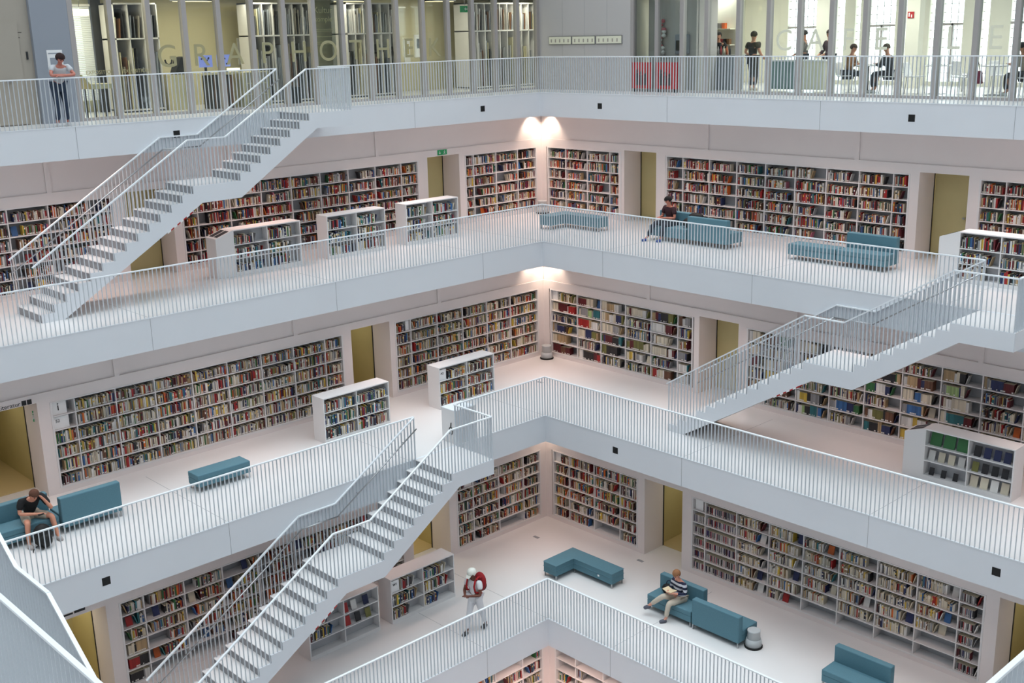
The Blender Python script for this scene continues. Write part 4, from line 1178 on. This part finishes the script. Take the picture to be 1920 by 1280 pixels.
# ------------------------------------------------------------------ top gallery: glass fronts
GL = -1.5
y_posts = [-13.255 + 0.983 * n for n in range(16)]
def front(side, posts, solid, name):
    P = mapper(side, GL)
    t = empty(name, P(posts[0], 0, 0)); t['kind'] = 'structure'
    fr = MB()
    for p in posts:
        sbox(fr, P, p - 0.065, p + 0.065, 0.0, 0.16, 0.0, 3.33)
    lo, hi = min(posts), max(posts)
    sbox(fr, P, lo, hi, 0.03, 0.13, 0.0, 0.07); sbox(fr, P, lo, hi, 0.03, 0.13, 3.2, 3.33)
    build(fr, 'window_frame', 'mull', t)
    ps = sorted(posts)
    for a, b in zip(ps, ps[1:]):
        if (a, b) in solid: continue
        g_ = MB(); sbox(g_, P, a + 0.065, b - 0.065, 0.075, 0.085, 0.07, 3.2); build(g_, 'pane', 'glass', t)
    return t, P
tL, PL = front('L', [13.255 + 0.983, 13.255, 12.26, 11.28, 10.3, 9.31, 8.32, 7.35, 6.38, 5.41, 4.42, 3.42, 2.43, 1.43, 0.45, -0.53, -1.45], [], 'window_1')
xr = [2.5, 3.46, 4.41, 5.3, 6.41, 7.42, 8.4, 9.38, 10.36, 11.34, 12.32, 13.3, 14.28, 15.26, 16.24]
tR, PR = front('R', xr, [], 'window_2')
w_ = MB()
w_.box((-1.66, 1.5, 0), (2.434, 1.7, 3.33))                    # solid grey wall in the corner, right side
struct(w_, 'wall_corner', 'greywall')
sp = MB()
for x_ in (-0.45, 0.52, 1.48): sp.box((x_ - 0.003, 1.497, 0), (x_ + 0.003, 1.5, 3.33))
struct(sp, 'trim_31', 'seam')
w_ = MB(); w_.box((-1.7, -15.2, 0), (-1.5, -14.306, 3.33)); struct(w_, 'wall_panel', 'greypanel')
w_ = MB(); w_.box((-1.85, -26, 0), (-1.62, -15.2, 3.33)); struct(w_, 'wall_panel', 'beige')
d_ = MB(); d_.box((-1.62, -16.6, 0.02), (-1.58, -15.5, 2.35)); dd_ = build(d_, 'door_31', 'beige', kind='structure')
q = MB(); q.box((-1.55, -15.92, 1.0), (-1.5, -15.78, 1.03)); build(q, 'door_handle', 'steel', dd_, label='steel lever handle')
q = MB(); q.box((-1.615, -15.36, 1.5), (-1.59, -15.32, 1.68)); build(q, 'wall_switch', 'dark', label='small dark switch on the beige wall at the far left', cat='switch')
t = empty('wall_lettering', (-1.61, -15.7, 2.3), 'small dark mark with two thin lines under it on the beige wall', 'lettering')
PB = lambda s, d, z: (-1.62 - d, -s, z)
q = MB(); q.box((-1.62, -15.78, 2.26), (-1.615, -15.7, 2.33)); q.box((-1.62, -15.69, 2.27), (-1.615, -15.58, 2.34)); build(q, 'short_word', 'dark', t)
q = MB(); q.box((-1.62, -16.0, 2.11), (-1.615, -15.4, 2.12)); q.box((-1.62, -15.95, 1.99), (-1.615, -15.45, 2.0)); build(q, 'rule_lines', 'ink', t)
t = empty('notice', (-1.49, -14.75, 1.5), 'white notice sheet on the blue-grey panel behind the leaning man', 'notice')
q = MB(); q.box((-1.5, -14.92, 1.2), (-1.49, -14.55, 1.7)); build(q, 'sheet', 'signwhite', t)
q = MB(); q.box((-1.49, -14.89, 1.61), (-1.486, -14.62, 1.635)); q.box((-1.49, -14.86, 1.3), (-1.486, -14.6, 1.52)); build(q, 'printed_area', 'greypanel', t)

# lettering on the glass
def glass_word(word, P, centres, z0, size, mat, label):
    t = empty('glass_lettering', P(centres[0], 0.06, z0), label, 'lettering')
    for chh, c in zip(word, centres):
        o = add_text(t, chh, P, 0, z0, 0.07, size, mat, name='letter', extr=0.003)
        vs = [v.co for v in o.data.vertices]; org = worg(t)
        if P is PL:
            m_ = (min(v.y for v in vs) + max(v.y for v in vs)) / 2 + org.y; sh = -c - m_
            for v in o.data.vertices: v.co.y += sh
        else:
            m_ = (min(v.x for v in vs) + max(v.x for v in vs)) / 2 + org.x; sh = c - m_
            for v in o.data.vertices: v.co.x += sh
glass_word('GRAPHOTHEK', PL, [11.82, 10.84, 9.87, 8.85, 7.86, 6.88, 5.92, 4.94, 3.96, 2.95], 1.2, 0.8, 'letter2', 'large pale letters GRAPHOTHEK spaced across the glass front on the left')
glass_word('CAFELE', PR, [7.9, 8.88, 9.88, 10.82, 12.75, 13.79], 1.2, 0.8, 'letter', 'large cream letters CAFE and LE spaced across the cafe glass on the right')
for x_, w__ in ((13.7, 'EXPOSITION'), (12.75, 'EXHIBITION')):
    t = empty('glass_lettering', (-1.56, -x_, 1.1), 'small pale word %s on the glass, %s' % (w__.lower(), 'before the white blind' if x_ > 13 else 'before the first picture rack'), 'lettering')
    add_text(t, w__, PL, x_ + 0.3, 1.1, 0.06, 0.13, 'letter2', name='word')
t = empty('glass_poster', (-1.7, -6.88, 1.9), 'tall translucent poster with the heading Kultur komple behind the letter O', 'poster')
q = MB(); q.box((-1.72, -7.25, 0.9), (-1.71, -6.5, 2.85)); build(q, 'panel', 'frost', t)
add_text(t, 'Kultur', PL, 7.2, 2.5, 0.2, 0.24, 'letter2', name='heading'); add_text(t, 'komple', PL, 7.2, 2.27, 0.2, 0.2, 'letter2', name='heading')
q = MB()
for z_ in (2.05, 2.0, 1.85, 1.7, 1.65): q.box((-1.709, -7.18, z_), (-1.704, -6.6, z_ + 0.018))
build(q, 'text_lines', 'letter2', t)

# ---- picture lending room behind the left glass
r_ = MB()
r_.box((-5.4, -14.4, 0), (-5.2, -13.5, 3.33)); r_.box((-5.4, -12.3, 0), (-5.2, 4.6, 3.33)); r_.box((-5.4, -13.5, 0), (-5.2, -12.3, 0.3)); r_.box((-5.4, -13.5, 2.85), (-5.2, -12.3, 3.33)); r_.box((-5.2, 4.4, 0), (-1.7, 4.6, 3.33)); r_.box((-5.2, -14.5, 0), (-1.72, -14.3, 3.33))
struct(r_, 'wall_back', 'room')
r_ = MB(); r_.box((-5.2, -14.3, 2.98), (-1.7, 4.4, 3.05)); struct(r_, 'ceiling', 'greywall')
for y_ in (-13, -10.4, -8.2, -5.2, -1.2, 2.4):
    area('room_lamp', (-3.2, y_, 2.95), 1.0, 1.2, 44, (1.0, 0.93, 0.74))
for i_, (y_, l_) in enumerate(((-10.2, 'behind the letter R'), (-5.0, 'above the picture racks behind T'), (-1.5, 'behind the exit sign'))):
    t = empty('track_light', (-3.0, y_, 2.94), 'dark ceiling light track in the picture room, ' + l_, 'light')
    q = MB(); q.box((-3.1, y_ - 0.6, 2.86), (-2.9, y_ + 0.6, 2.97)); build(q, 'housing', 'dark', t)
    q = MB(); q.box((-3.06, y_ - 0.55, 2.85), (-2.94, y_ + 0.55, 2.86)); build(q, 'diffuser', 'lampglow', t)
rngp = random.Random(5)
def picture_rack(y0, y1, label, cell=0.36, xf=-3.6):
    t = empty('picture_rack', (xf - 0.4, (y0 + y1) / 2, 0), label, 'rack', 'picture racks')
    D_ = 0.8; q = MB()
    for z_ in (0.04, 1.9, 2.8): q.box((xf - D_, y0, z_), (xf, y1, z_ + 0.04))
    q.box((xf - D_, y0, 0.0), (xf, y0 + 0.03, 2.84)); q.box((xf - D_, y1 - 0.03, 0.0), (xf, y1, 2.84))
    build(q, 'rack_frame', 'shelf', t)
    q = MB(); q.box((xf - D_ - 0.01, y0, 0), (xf - D_, y1, 2.84)); build(q, 'back_panel', 'greypanel', t)
    n = max(1, round((y1 - y0) / cell))
    for i in range(1, n):
        y_ = y0 + (y1 - y0) * i / n; q = MB(); q.box((xf - D_, y_ - 0.01, 0.08), (xf, y_ + 0.01, 2.8)); build(q, 'divider', 'shelf', t)
    for i in range(n):
        for (zb, hh) in ((0.085, 1.7), (1.945, 0.8)):
            a = y0 + (y1 - y0) * i / n + 0.03; b = y0 + (y1 - y0) * (i + 1) / n - 0.04
            cnt = rngp.choice((3, 4, 5)); 
            for j in range(cnt):
                y_ = a + (b - a) * j / cnt; h_ = hh * rngp.uniform(.62, .95); tilt = rngp.uniform(-.02, .05)
                q = MB(); p0 = y_; p1 = y_ + rngp.choice((0.018, 0.028))
                q.hexa([(xf - .62, p0, zb), (xf - .03, p0, zb), (xf - .03, p1, zb), (xf - .62, p1, zb), (xf - .62, p0 + tilt, zb + h_), (xf - .03, p0 + tilt, zb + h_), (xf - .03, p1 + tilt, zb + h_), (xf - .62, p1 + tilt, zb + h_)])
                mt = rngp.choice(('steel', 'shelf', 'room', 'wood', 'dark', 'greypanel', 'beige', 'shelfback'))
                build(q, 'framed_picture', mt, label='%s framed picture standing in the %s %s cell, %s' % (ORDW(j + 1), ORDW(i + 1), 'upper' if zb > 1 else 'lower', label), cat='picture', group='pictures in the ' + label)
picture_rack(-12.2, -10.95, 'picture rack left of the letter G')
picture_rack(-8.15, -6.1, 'picture rack behind letters P and H', xf=-3.4)
picture_rack(-4.75, -2.75, 'picture rack behind letters T and H')
picture_rack(0.3, 4.1, 'picture rack beside the grey corner wall')
def framed(P, s0, s1, z0, z1, d, inner, label, frame_mat='signwhite'):
    t = empty('framed_print', P((s0 + s1) / 2, d, (z0 + z1) / 2), label, 'picture')
    q = MB(); sbox(q, P, s0, s1, d - 0.03, d, z0, z1); build(q, 'frame', frame_mat, t)
    q = MB(); w1 = (s1 - s0) * .2; h1 = (z1 - z0) * .18; sbox(q, P, s0 + w1, s1 - w1, d - 0.034, d - 0.03, z0 + h1 * 2.2, z1 - h1); build(q, 'print', inner, t)
PW = lambda s, d, z: (-5.2 - d, -s, z)
framed(PW, 7.15, 7.65, 1.1, 1.88, -0.0, 'wood', 'framed print of a dark hill on the cream wall behind the letter A')
framed(PW, 0.35, 0.85, 1.1, 1.85, -0.0, 'dark', 'framed dark print on the cream wall behind the last letters')
framed(PW, 1.05, 1.3, 0.9, 1.7, -0.0, 'yellow', 'narrow column of small olive prints on the cream wall')
# exhibit, screens, cabinets
t = empty('exhibit_chair', (-3.6, -10.55, 0.0), 'black curved chair shown on a plinth behind the letter G', 'chair')
q = MB(); q.box((-3.85, -10.85, 0), (-3.3, -10.2, 0.95)); build(q, 'plinth', 'room', t)
q = MB(); q.hexa([(-3.7, -10.7, .95), (-3.4, -10.7, .95), (-3.4, -10.4, .95), (-3.7, -10.4, .95), (-3.75, -10.5, 1.4), (-3.35, -10.5, 1.4), (-3.35, -10.35, 1.42), (-3.75, -10.35, 1.42)]); build(q, 'seat_shell', 'black', t)
q = MB()
for i in range(8):
    a0 = math.pi * i / 8; a1 = math.pi * (i + 1) / 8
    q.tube((-3.5, -10.8 + .1 * math.cos(a0), 1.35 - .14 * math.sin(a0)), (-3.5, -10.8 + .1 * math.cos(a1), 1.35 - .14 * math.sin(a1)), .025, 6)
build(q, 'armrest', 'black', t)
for i_, (y_, l_) in enumerate(((-10.0, 'left'), (-9.45, 'right'))):
    t = empty('monitor', (-2.9, y_, 0.95), 'blue lit screen on the desk behind the letter R, %s one of two' % l_, 'monitor')
    q = MB(); q.box((-2.95, y_ - .2, 1.12), (-2.92, y_ + .2, 1.44)); build(q, 'screen_panel', 'screen', t)
    q = MB(); q.box((-2.98, y_ - .03, .99), (-2.94, y_ + .03, 1.2)); q.box((-3.02, y_ - .1, .97), (-2.86, y_ + .1, .99)); build(q, 'stand', 'dark', t)
    q = MB()
    for j in range(7): a_ = y_ - .15 + rngp.random() * .26; b_ = 1.16 + rngp.random() * .2; q.box((-2.92, a_, b_), (-2.917, a_ + .04, b_ + .04))
    build(q, 'screen_icons', 'ink', t)
t = empty('desk', (-2.95, -9.7, 0), 'cream desk with open dark side below the two blue screens', 'desk')
q = MB(); q.box((-3.25, -10.3, .93), (-2.65, -9.1, .97)); build(q, 'desk_top', 'room', t)
q = MB(); q.box((-3.2, -10.0, 0), (-2.7, -9.35, .9)); build(q, 'cabinet', 'dark', t)
for j in range(4):
    q = MB(); q.box((-2.7, -9.95 + j * .17, .03), (-2.69, -9.87 + j * .17, .88)); build(q, 'door_panel', 'wood', t)
t = empty('table_lamp', (-2.95, -9.02, 0.97), 'small glowing lamp at the end of the desk, between letters R and A', 'lamp')
q = MB(); q.tube((-2.95, -9.15, .97), (-2.95, -9.15, 1.0), .08, 12); build(q, 'base', 'steel', t)
q = MB(); q.box((-3.05, -9.3, 1.02), (-2.85, -9.0, 1.07)); build(q, 'lamp_shade', 'lampglow', t)
t = empty('drawer_cabinet', (-2.9, -8.85, 0), 'cream cabinet with wide flat drawers behind the letter A', 'cabinet')
q = MB(); q.box((-3.3, -9.05, 0), (-2.6, -8.25, .95)); build(q, 'body', 'room', t)
for j in range(3):
    q = MB(); q.box((-2.6, -9.0, .06 + j * .3), (-2.585, -8.3, .33 + j * .3)); dr = build(q, 'drawer', 'beige', t)
    q = MB(); q.box((-2.585, -8.75, .2 + j * .3), (-2.565, -8.55, .215 + j * .3)); build(q, 'handle', 'dark', dr)
t = empty('reading_stand', (-2.4, -13.3, 0), 'cream reading table with a tilted leaf behind the glass, right of the leaning man', 'table')
q = MB(); q.box((-2.8, -13.62, .72), (-2.2, -13.0, .84)); build(q, 'table_top', 'room', t)
for (x_, y_) in ((-2.75, -13.57), (-2.25, -13.57), (-2.75, -13.05), (-2.25, -13.05)):
    q = MB(); q.box((x_ - .025, y_ - .025, 0), (x_ + .025, y_ + .025, .72)); build(q, 'leg', 'dark', t)
q = MB(); q.hexa([(-2.8, -13.66, .84), (-2.2, -13.66, .84), (-2.2, -13.63, .84), (-2.8, -13.63, .84), (-2.8, -13.86, 1.08), (-2.2, -13.86, 1.08), (-2.2, -13.83, 1.08), (-2.8, -13.83, 1.08)]); build(q, 'tilted_leaf', 'room', t)
# window with white blind
t = empty('window_blind', (-4.6, -12.8, 1.7), 'white slatted blind drawn over the narrow window beside the leaning man', 'blind')
q = MB(); q.box((-4.62, -13.3, 2.78), (-4.5, -12.4, 2.84)); build(q, 'head_rail', 'signwhite', t)
q = MB()
for i in range(52):
    z_ = 0.35 + i * 0.047; q.hexa([(-4.6, -13.3, z_), (-4.56, -13.3, z_ - .012), (-4.56, -12.4, z_ - .012), (-4.6, -12.4, z_), (-4.6, -13.3, z_ + .032), (-4.56, -13.3, z_ + .02), (-4.56, -12.4, z_ + .02), (-4.6, -12.4, z_ + .032)])
build(q, 'slats', 'rail', t)
q = MB(); q.box((-4.62, -12.38, 0), (-4.5, -12.1, 2.95)); struct(q, 'trim_window', 'dark')
t = empty('pendant_lamp', (-3.0, -13.35, 2.7), 'glowing drum pendant lamp hanging in front of the white blind', 'lamp')
q = MB(); q.tube((-3.0, -13.35, 2.72), (-3.0, -13.35, 2.98), .008, 6); build(q, 'cord', 'dark', t)
q = MB(); q.lathe((-3.0, -13.35, 2.5), [(.2, 0), (.22, .01), (.22, .15), (.2, .16)]); build(q, 'lamp_shade', 'lampglow', t)
t = empty('suitcase', (-2.2, -7.75, 0), 'black case on the floor behind the glass at the head of the upper stair', 'case')
q = MB(); q.box((-2.4, -7.95, 0.02), (-2.1, -7.55, .5)); build(q, 'body', 'black', t, bevel=.02)
q = MB(); q.bar((-2.25, -7.85, .52), (-2.25, -7.65, .52), .02, .02); build(q, 'handle', 'dark', t)

t = empty('exit_sign', (-2.2, -1.15, 2.75), 'small green exit sign hanging behind the glass left of the grey corner', 'exit sign')
q = MB(); q.box((-2.22, -1.33, 2.5), (-2.18, -.96, 2.7)); build(q, 'panel', 'green', t)
q = MB(); q.box((-2.2, -1.15, 2.7), (-2.19, -1.14, 2.98)); build(q, 'hanger', 'steel', t)
q = MB(); q.box((-2.178, -1.12, 2.585), (-2.17, -1.0, 2.61)); q.hexa([(-2.178, -1.17, 2.6), (-2.17, -1.17, 2.6), (-2.17, -1.12, 2.55), (-2.178, -1.12, 2.55), (-2.178, -1.17, 2.601), (-2.17, -1.17, 2.601), (-2.17, -1.12, 2.65), (-2.178, -1.12, 2.65)]); build(q, 'arrow', 'signwhite', t)
# ---- grey corner wall with three long prints, first bays on the right
PG = lambda s, d, z: (s, 1.5 + d, z)
for a, b, l_ in ((-1.05, -.03, 'left'), (0.0, 1.0, 'middle'), (1.04, 2.12, 'right')):
    t = empty('framed_print', ((a + b) / 2, 1.49, 1.56), 'long pale framed strip of drawings on the grey wall, %s of three' % l_, 'picture')
    q = MB(); q.box((a, 1.47, 1.43), (b, 1.5, 1.69)); build(q, 'frame', 'steel', t)
    q = MB(); q.box((a + .02, 1.466, 1.45), (b - .02, 1.47, 1.67)); build(q, 'print', 'letter', t)
    q = MB()
    for j in range(5): x_ = a + .1 + j * .19; q.box((x_, 1.463, 1.5), (x_ + .05, 1.466, 1.6))
    build(q, 'drawings', 'beige', t)
w_ = MB(); w_.box((2.5, 2.3, 0), (3.5, 2.4, 3.33)); w_.box((3.5, 2.1, 0), (4.5, 2.2, 3.33)); w_.box((4.42, 2.2, 0), (4.52, 3.1, 3.33)); struct(w_, 'wall_niche', 'greywall')
t = empty('wall_sculpture', (3.1, 2.2, 1.65), 'knobbly pink and white hanging sculpture right of the grey wall', 'sculpture')
q = MB()
for j in range(16):
    q.sphere((3.1 + rngp.uniform(-.1, .1), 2.2, 1.15 + j * .062), rngp.uniform(.06, .11), .06, rngp.uniform(.05, .08), 8, 6, mat=j % 2)
build(q, 'clustered_shapes', ['signwhite', pm((206, 120, 130))], t)
t = empty('leaflet_rack', (4.02, 2.0, 1.4), 'pale wall rack with dark leaflets on the grey door panel', 'rack')
q = MB(); q.box((3.78, 1.98, 1.1), (4.28, 2.1, 1.68)); build(q, 'body', 'greypanel', t, bevel=.03)
for j in range(2):
    q = MB(); q.box((3.84 + j * .2, 1.96, 1.2 + j * .03), (3.98 + j * .2, 1.98, 1.5 + j * .03)); build(q, 'leaflet', 'dark', t)
for a, b, l_ in ((2.58, 3.36, 'left'), (3.52, 4.34, 'right')):
    t = empty('red_poster', ((a + b) / 2, 1.44, .5), 'red poster with dark figures leaning against the glass, %s of two' % l_, 'poster')
    q = MB(); q.box((a, 1.42, .1), (b, 1.45, .88)); build(q, 'board', 'red', t)
    q = MB(); q.box((a + .1, 1.4, 0), (a + .14, 1.46, .1)); q.box((b - .14, 1.4, 0), (b - .1, 1.46, .1)); build(q, 'feet', 'dark', t)
    q = MB()
    for j in range(3): x_ = a + .18 + j * .18; q.sphere((x_, 1.415, .62 - .06 * j), .05, .006, .06, 10, 6); q.box((x_ - .05, 1.412, .2), (x_ + .06, 1.42, .56 - .06 * j))
    build(q, 'printed_figures', 'ink', t)

# ---- cafe behind the right glass
c_ = MB()
wins = [(4.1, 5.23), (5.9, 6.19), (6.56, 6.75), (7.03, 7.94), (8.21, 8.38), (9.04, 9.21), (9.45, 10.1), (10.64, 10.88), (11.5, 12.5), (13.0, 13.9), (14.4, 15.4)]
cur = 2.4
for a, b in wins:
    c_.box((cur, 7.5, 0), (a, 7.7, 3.33)); c_.box((a, 7.5, 0), (b, 7.7, 0.12)); c_.box((a, 7.5, 3.1), (b, 7.7, 3.33)); cur = b
c_.box((cur, 7.5, 0), (31, 7.7, 3.33)); c_.box((4.42, 4.3, 0), (2.3, 4.4, 3.33)); c_.box((2.2, 1.72, 0), (2.35, 7.7, 3.33))
struct(c_, 'wall_outer', 'caferoom')
c_ = MB()
for a, b in wins:
    n = max(1, round((b - a) / 0.24))
    for i in range(1, n): x_ = a + (b - a) * i / n; c_.box((x_ - .008, 7.6, .12), (x_ + .008, 7.62, 3.1))
    for i in range(1, 12): c_.box((a, 7.6, .12 + i * .25 - .008), (b, 7.62, .12 + i * .25 + .008))
    if b - a > .6: c_.box((a, 7.5, 1.75), (b, 7.6, 1.82)); c_.box(((a + b) / 2 - .03, 7.5, .12), ((a + b) / 2 + .03, 7.6, 1.8))
struct(c_, 'window_3', 'mull')
p_ = MB()
for a, b in ((6.17, 6.66), (9.16, 9.56), (12.7, 12.95)): p_.box((a, 5.9, 0), (b, 6.2, 3.33))
struct(p_, 'wall_pier', 'caferoom')
r_ = MB(); r_.box((2.3, 1.7, 3.0), (31, 7.5, 3.06)); struct(r_, 'ceiling', 'white')
for x_ in (3.6, 6.2, 9.2, 12.4): area('room_lamp', (x_, 4.4, 2.95), 1.2, 1.2, 60, (0.98, 0.98, 0.94))  # added fill lights without fixtures, to brighten the cafe interior
t = empty('fire_sign', (9.3, 5.88, 2.07), 'small red fire sign on the cream pier in the cafe', 'sign')
q = MB(); q.box((9.2, 5.87, 1.98), (9.39, 5.9, 2.16)); build(q, 'panel', 'red', t)
q = MB(); q.box((9.23, 5.865, 2.02), (9.27, 5.87, 2.13)); q.box((9.31, 5.865, 2.0), (9.34, 5.87, 2.08)); build(q, 'symbol', 'signwhite', t)
t = empty('wall_shelf', (3.4, 4.1, 1.5), 'white wall shelving with bottles and boxes behind the cafe bar', 'shelf')
for z_ in (1.3, 1.78):
    q = MB(); q.box((2.5, 4.05, z_), (4.3, 4.3, z_ + .03)); build(q, 'shelf_board', 'letter', t)
for j, (x_, z_, c) in enumerate(((2.7, 1.81, 'wood'), (2.82, 1.81, 'orange'), (3.05, 1.81, 'dark'), (3.7, 1.81, 'dark'), (3.85, 1.81, 'steel'), (4.0, 1.81, 'orange'), (2.75, 1.33, 'dark'), (3.9, 1.33, 'red'), (4.05, 1.33, 'dark'), (4.18, 1.33, 'wood'))):
    q = MB(); q.box((x_ - .05, 4.1, z_), (x_ + .05, 4.22, z_ + .17)); build(q, 'box', c, label='small %s box standing on the %s cafe shelf' % (M[c].name.split('_')[0] + ' ' + ORDW(j + 1), 'upper' if z_ > 1.5 else 'lower'), cat='box')
t = empty('bar_counter', (3.6, 3.4, 0), 'dark cafe bar with a glass top behind the first cafe panes', 'counter')
q = MB(); q.box((2.6, 3.2, 0), (5.1, 3.7, 1.0)); build(q, 'body', 'greypanel', t)
q = MB(); q.box((2.55, 3.15, 1.0), (5.15, 3.75, 1.04)); build(q, 'counter_top', 'steel', t)
q = MB(); q.box((2.65, 3.17, .05), (3.3, 3.2, .98)); build(q, 'fridge_door', 'black', t, label='black fridge door')
for j in range(9):
    x_ = 3.9 + j * .11
    q = MB(); q.lathe((x_, 3.4, 1.04), [(.03, 0), (.03, .16), (.012, .2), (.012, .25)], 10); build(q, 'bottle', ('orange', 'letter', 'green', 'wood', 'steel', 'red', 'letter', 'orange', 'dark')[j], label='%s small bottle from the left on the cafe bar' % ORDW(j + 1), cat='bottle', group='bottles on the cafe bar')
t = empty('coffee_machine', (3.0, 3.45, 1.04), 'dark coffee machine standing on the cafe bar', 'coffee machine')
q = MB(); q.box((2.75, 3.3, 1.04), (3.3, 3.65, 1.38)); build(q, 'body', 'dark', t, bevel=.02)
q = MB(); q.box((2.78, 3.27, 1.3), (3.27, 3.3, 1.36)); build(q, 'cup_rail', 'steel', t)
t = empty('serving_counter', (7.4, 3.1, 0), 'pale green and cream serving counter in the cafe, behind the letters C and A', 'counter')
q = MB(); q.box((6.55, 2.9, .08), (7.45, 3.3, .86)); build(q, 'left_body', pm((128, 156, 156)), t, label='pale green counter half')
q = MB(); q.box((7.45, 2.9, .08), (8.35, 3.3, .86)); build(q, 'right_body', 'letter', t, label='cream counter half')
q = MB(); q.box((6.52, 2.87, .86), (8.38, 3.33, .9)); build(q, 'counter_top', 'signwhite', t)
def cafe_table(x, y, label):
    t = empty('cafe_table', (x, y, 0), label, 'table', 'cafe tables')
    q = MB(); q.lathe((x, y, .72), [(.34, 0), (.35, .01), (.35, .025), (.34, .03)]); build(q, 'table_top', 'signwhite', t)
    q = MB(); q.tube((x, y, .02), (x, y, .72), .03, 10); build(q, 'leg', 'steel', t)
    q = MB(); q.lathe((x, y, 0), [(.24, 0), (.24, .012), (.05, .03)]); build(q, 'base', 'steel', t)
def cafe_chair(x, y, rz, label):
    t = empty('cafe_chair', (x, y, 0), label, 'chair', 'white shell chairs in the cafe', rz)
    q = MB(); q.hexa([(-.2, -.21, .43), (.2, -.19, .44), (.2, .19, .44), (-.2, .21, .43), (-.2, -.22, .46), (.22, -.2, .47), (.22, .2, .47), (-.2, .22, .46)]); build(q, 'seat', 'signwhite', t, local=True, bevel=.01)
    q = MB(); q.hexa([(-.24, -.21, .46), (-.2, -.21, .46), (-.2, .21, .46), (-.24, .21, .46), (-.31, -.17, .82), (-.28, -.17, .82), (-.28, .17, .82), (-.31, .17, .82)]); build(q, 'backrest', 'signwhite', t, local=True, bevel=.012)
    for sx in (-.16, .16):
        for sy in (-.16, .16):
            q = MB(); q.tube((sx, sy, .43), (sx * 1.2, sy * 1.2, 0), .011, 6); build(q, 'leg', 'steel', t, local=True)
TB = [(9.4, 3.5, 'round white cafe table between the two seated men'), (11.4, 3.6, 'round white cafe table behind the letter L'), (12.9, 3.6, 'round white cafe table behind the last letter E')]
for a in TB: cafe_table(*a)
for x_, y_, r_, l_ in ((8.75, 3.5, 0, 'white shell chair under the man in the brown jacket'), (10.05, 3.5, math.pi, 'white shell chair under the man in the dark suit'), (8.5, 4.6, 0.3, 'empty white shell chair behind the man in the brown jacket'),
                       (10.8, 3.5, 0, 'empty white shell chair left of the table behind the letter L'), (12.1, 3.5, math.pi, 'empty white shell chair right of the table behind the letter L'), (11.5, 4.8, 1.2, 'empty white shell chair farther back behind the letter L'),
                       (12.6, 4.7, -.4, 'empty white shell chair behind the last letter E'), (13.75, 3.5, math.pi, 'white shell chair under the person at the right edge')):
    cafe_chair(x_, y_, r_, l_)
t = empty('hanging_bag', (12.62, 3.25, .45), 'dark red bag hanging at the cafe table near the right edge', 'bag')
q = MB(); q.hexa([(12.48, 3.15, .3), (12.78, 3.15, .3), (12.78, 3.3, .3), (12.48, 3.3, .3), (12.5, 3.18, .62), (12.76, 3.18, .62), (12.76, 3.27, .62), (12.5, 3.27, .62)]); build(q, 'bag_body', pm((130, 30, 66)), t, bevel=.03)
q = MB(); q.tube((12.55, 3.22, .6), (12.63, 3.22, .88), .01, 6); q.tube((12.71, 3.22, .6), (12.63, 3.22, .88), .01, 6); build(q, 'strap', 'dark', t)
sit = dict(pel=(0, 0, .53), ch=(.08, 0, .93), head=(.14, 0, 1.2), face=(.9, 0, -.4), wL=(.36, .12, .78), wR=(.36, -.12, .78), kL=(.44, .12, .52), aL=(.42, .12, .08), kR=(.44, -.12, .52), aR=(.5, -.12, .08))
person((8.76, 3.5, 0), 0.1, 'man in a brown jacket sitting at a cafe table behind the letter F', sit, top=(150, 108, 66), sleeve=1.8, bottom=(30, 32, 40), hair=(70, 50, 36))
person((10.05, 3.5, 0), math.pi, 'man in a dark suit sitting at the same cafe table, behind the letter E', sit, top=(26, 28, 40), sleeve=1.9, bottom=(24, 26, 36), hair=(90, 80, 70))
person((13.75, 3.5, 0), math.pi, 'person with dark hair in a pale jacket sitting at the right edge of the cafe', sit, top=(176, 166, 150), sleeve=1.8, bottom=(40, 40, 48), hair=(24, 20, 24))
person((5.72, 3.25, 0), 1.4, 'cafe worker in a black shirt standing with back turned', dict(stand, wL=(.2, .22, .98), wR=(.2, -.22, .98), head=(.03, 0, 1.6)), top=(14, 14, 16), sleeve=.6, bottom=(20, 22, 28), hair=(18, 16, 16), shoe=(200, 190, 170), hairlen=.0)
person((4.0, 3.87, 0), -1.3, 'person in dark clothes standing behind the cafe bar', stand, top=(22, 22, 26), sleeve=.6, bottom=(30, 30, 34), hair=(30, 24, 22))
person((6.75, 4.4, 0), -2.6, 'person in a grey jumper standing behind the letter C', dict(stand, wL=(.3, .1, 1.0), wR=(.3, -.1, 1.0)), top=(110, 108, 104), sleeve=1.8, bottom=(40, 44, 60), hair=(30, 24, 22))
person((7.6, 4.4, 0), -2.0, 'person in dark purple standing behind the letter A', dict(stand, wL=(.3, .1, 1.0), wR=(.3, -.1, 1.0)), top=(60, 36, 48), sleeve=1.8, bottom=(40, 44, 60), hair=(60, 40, 30))
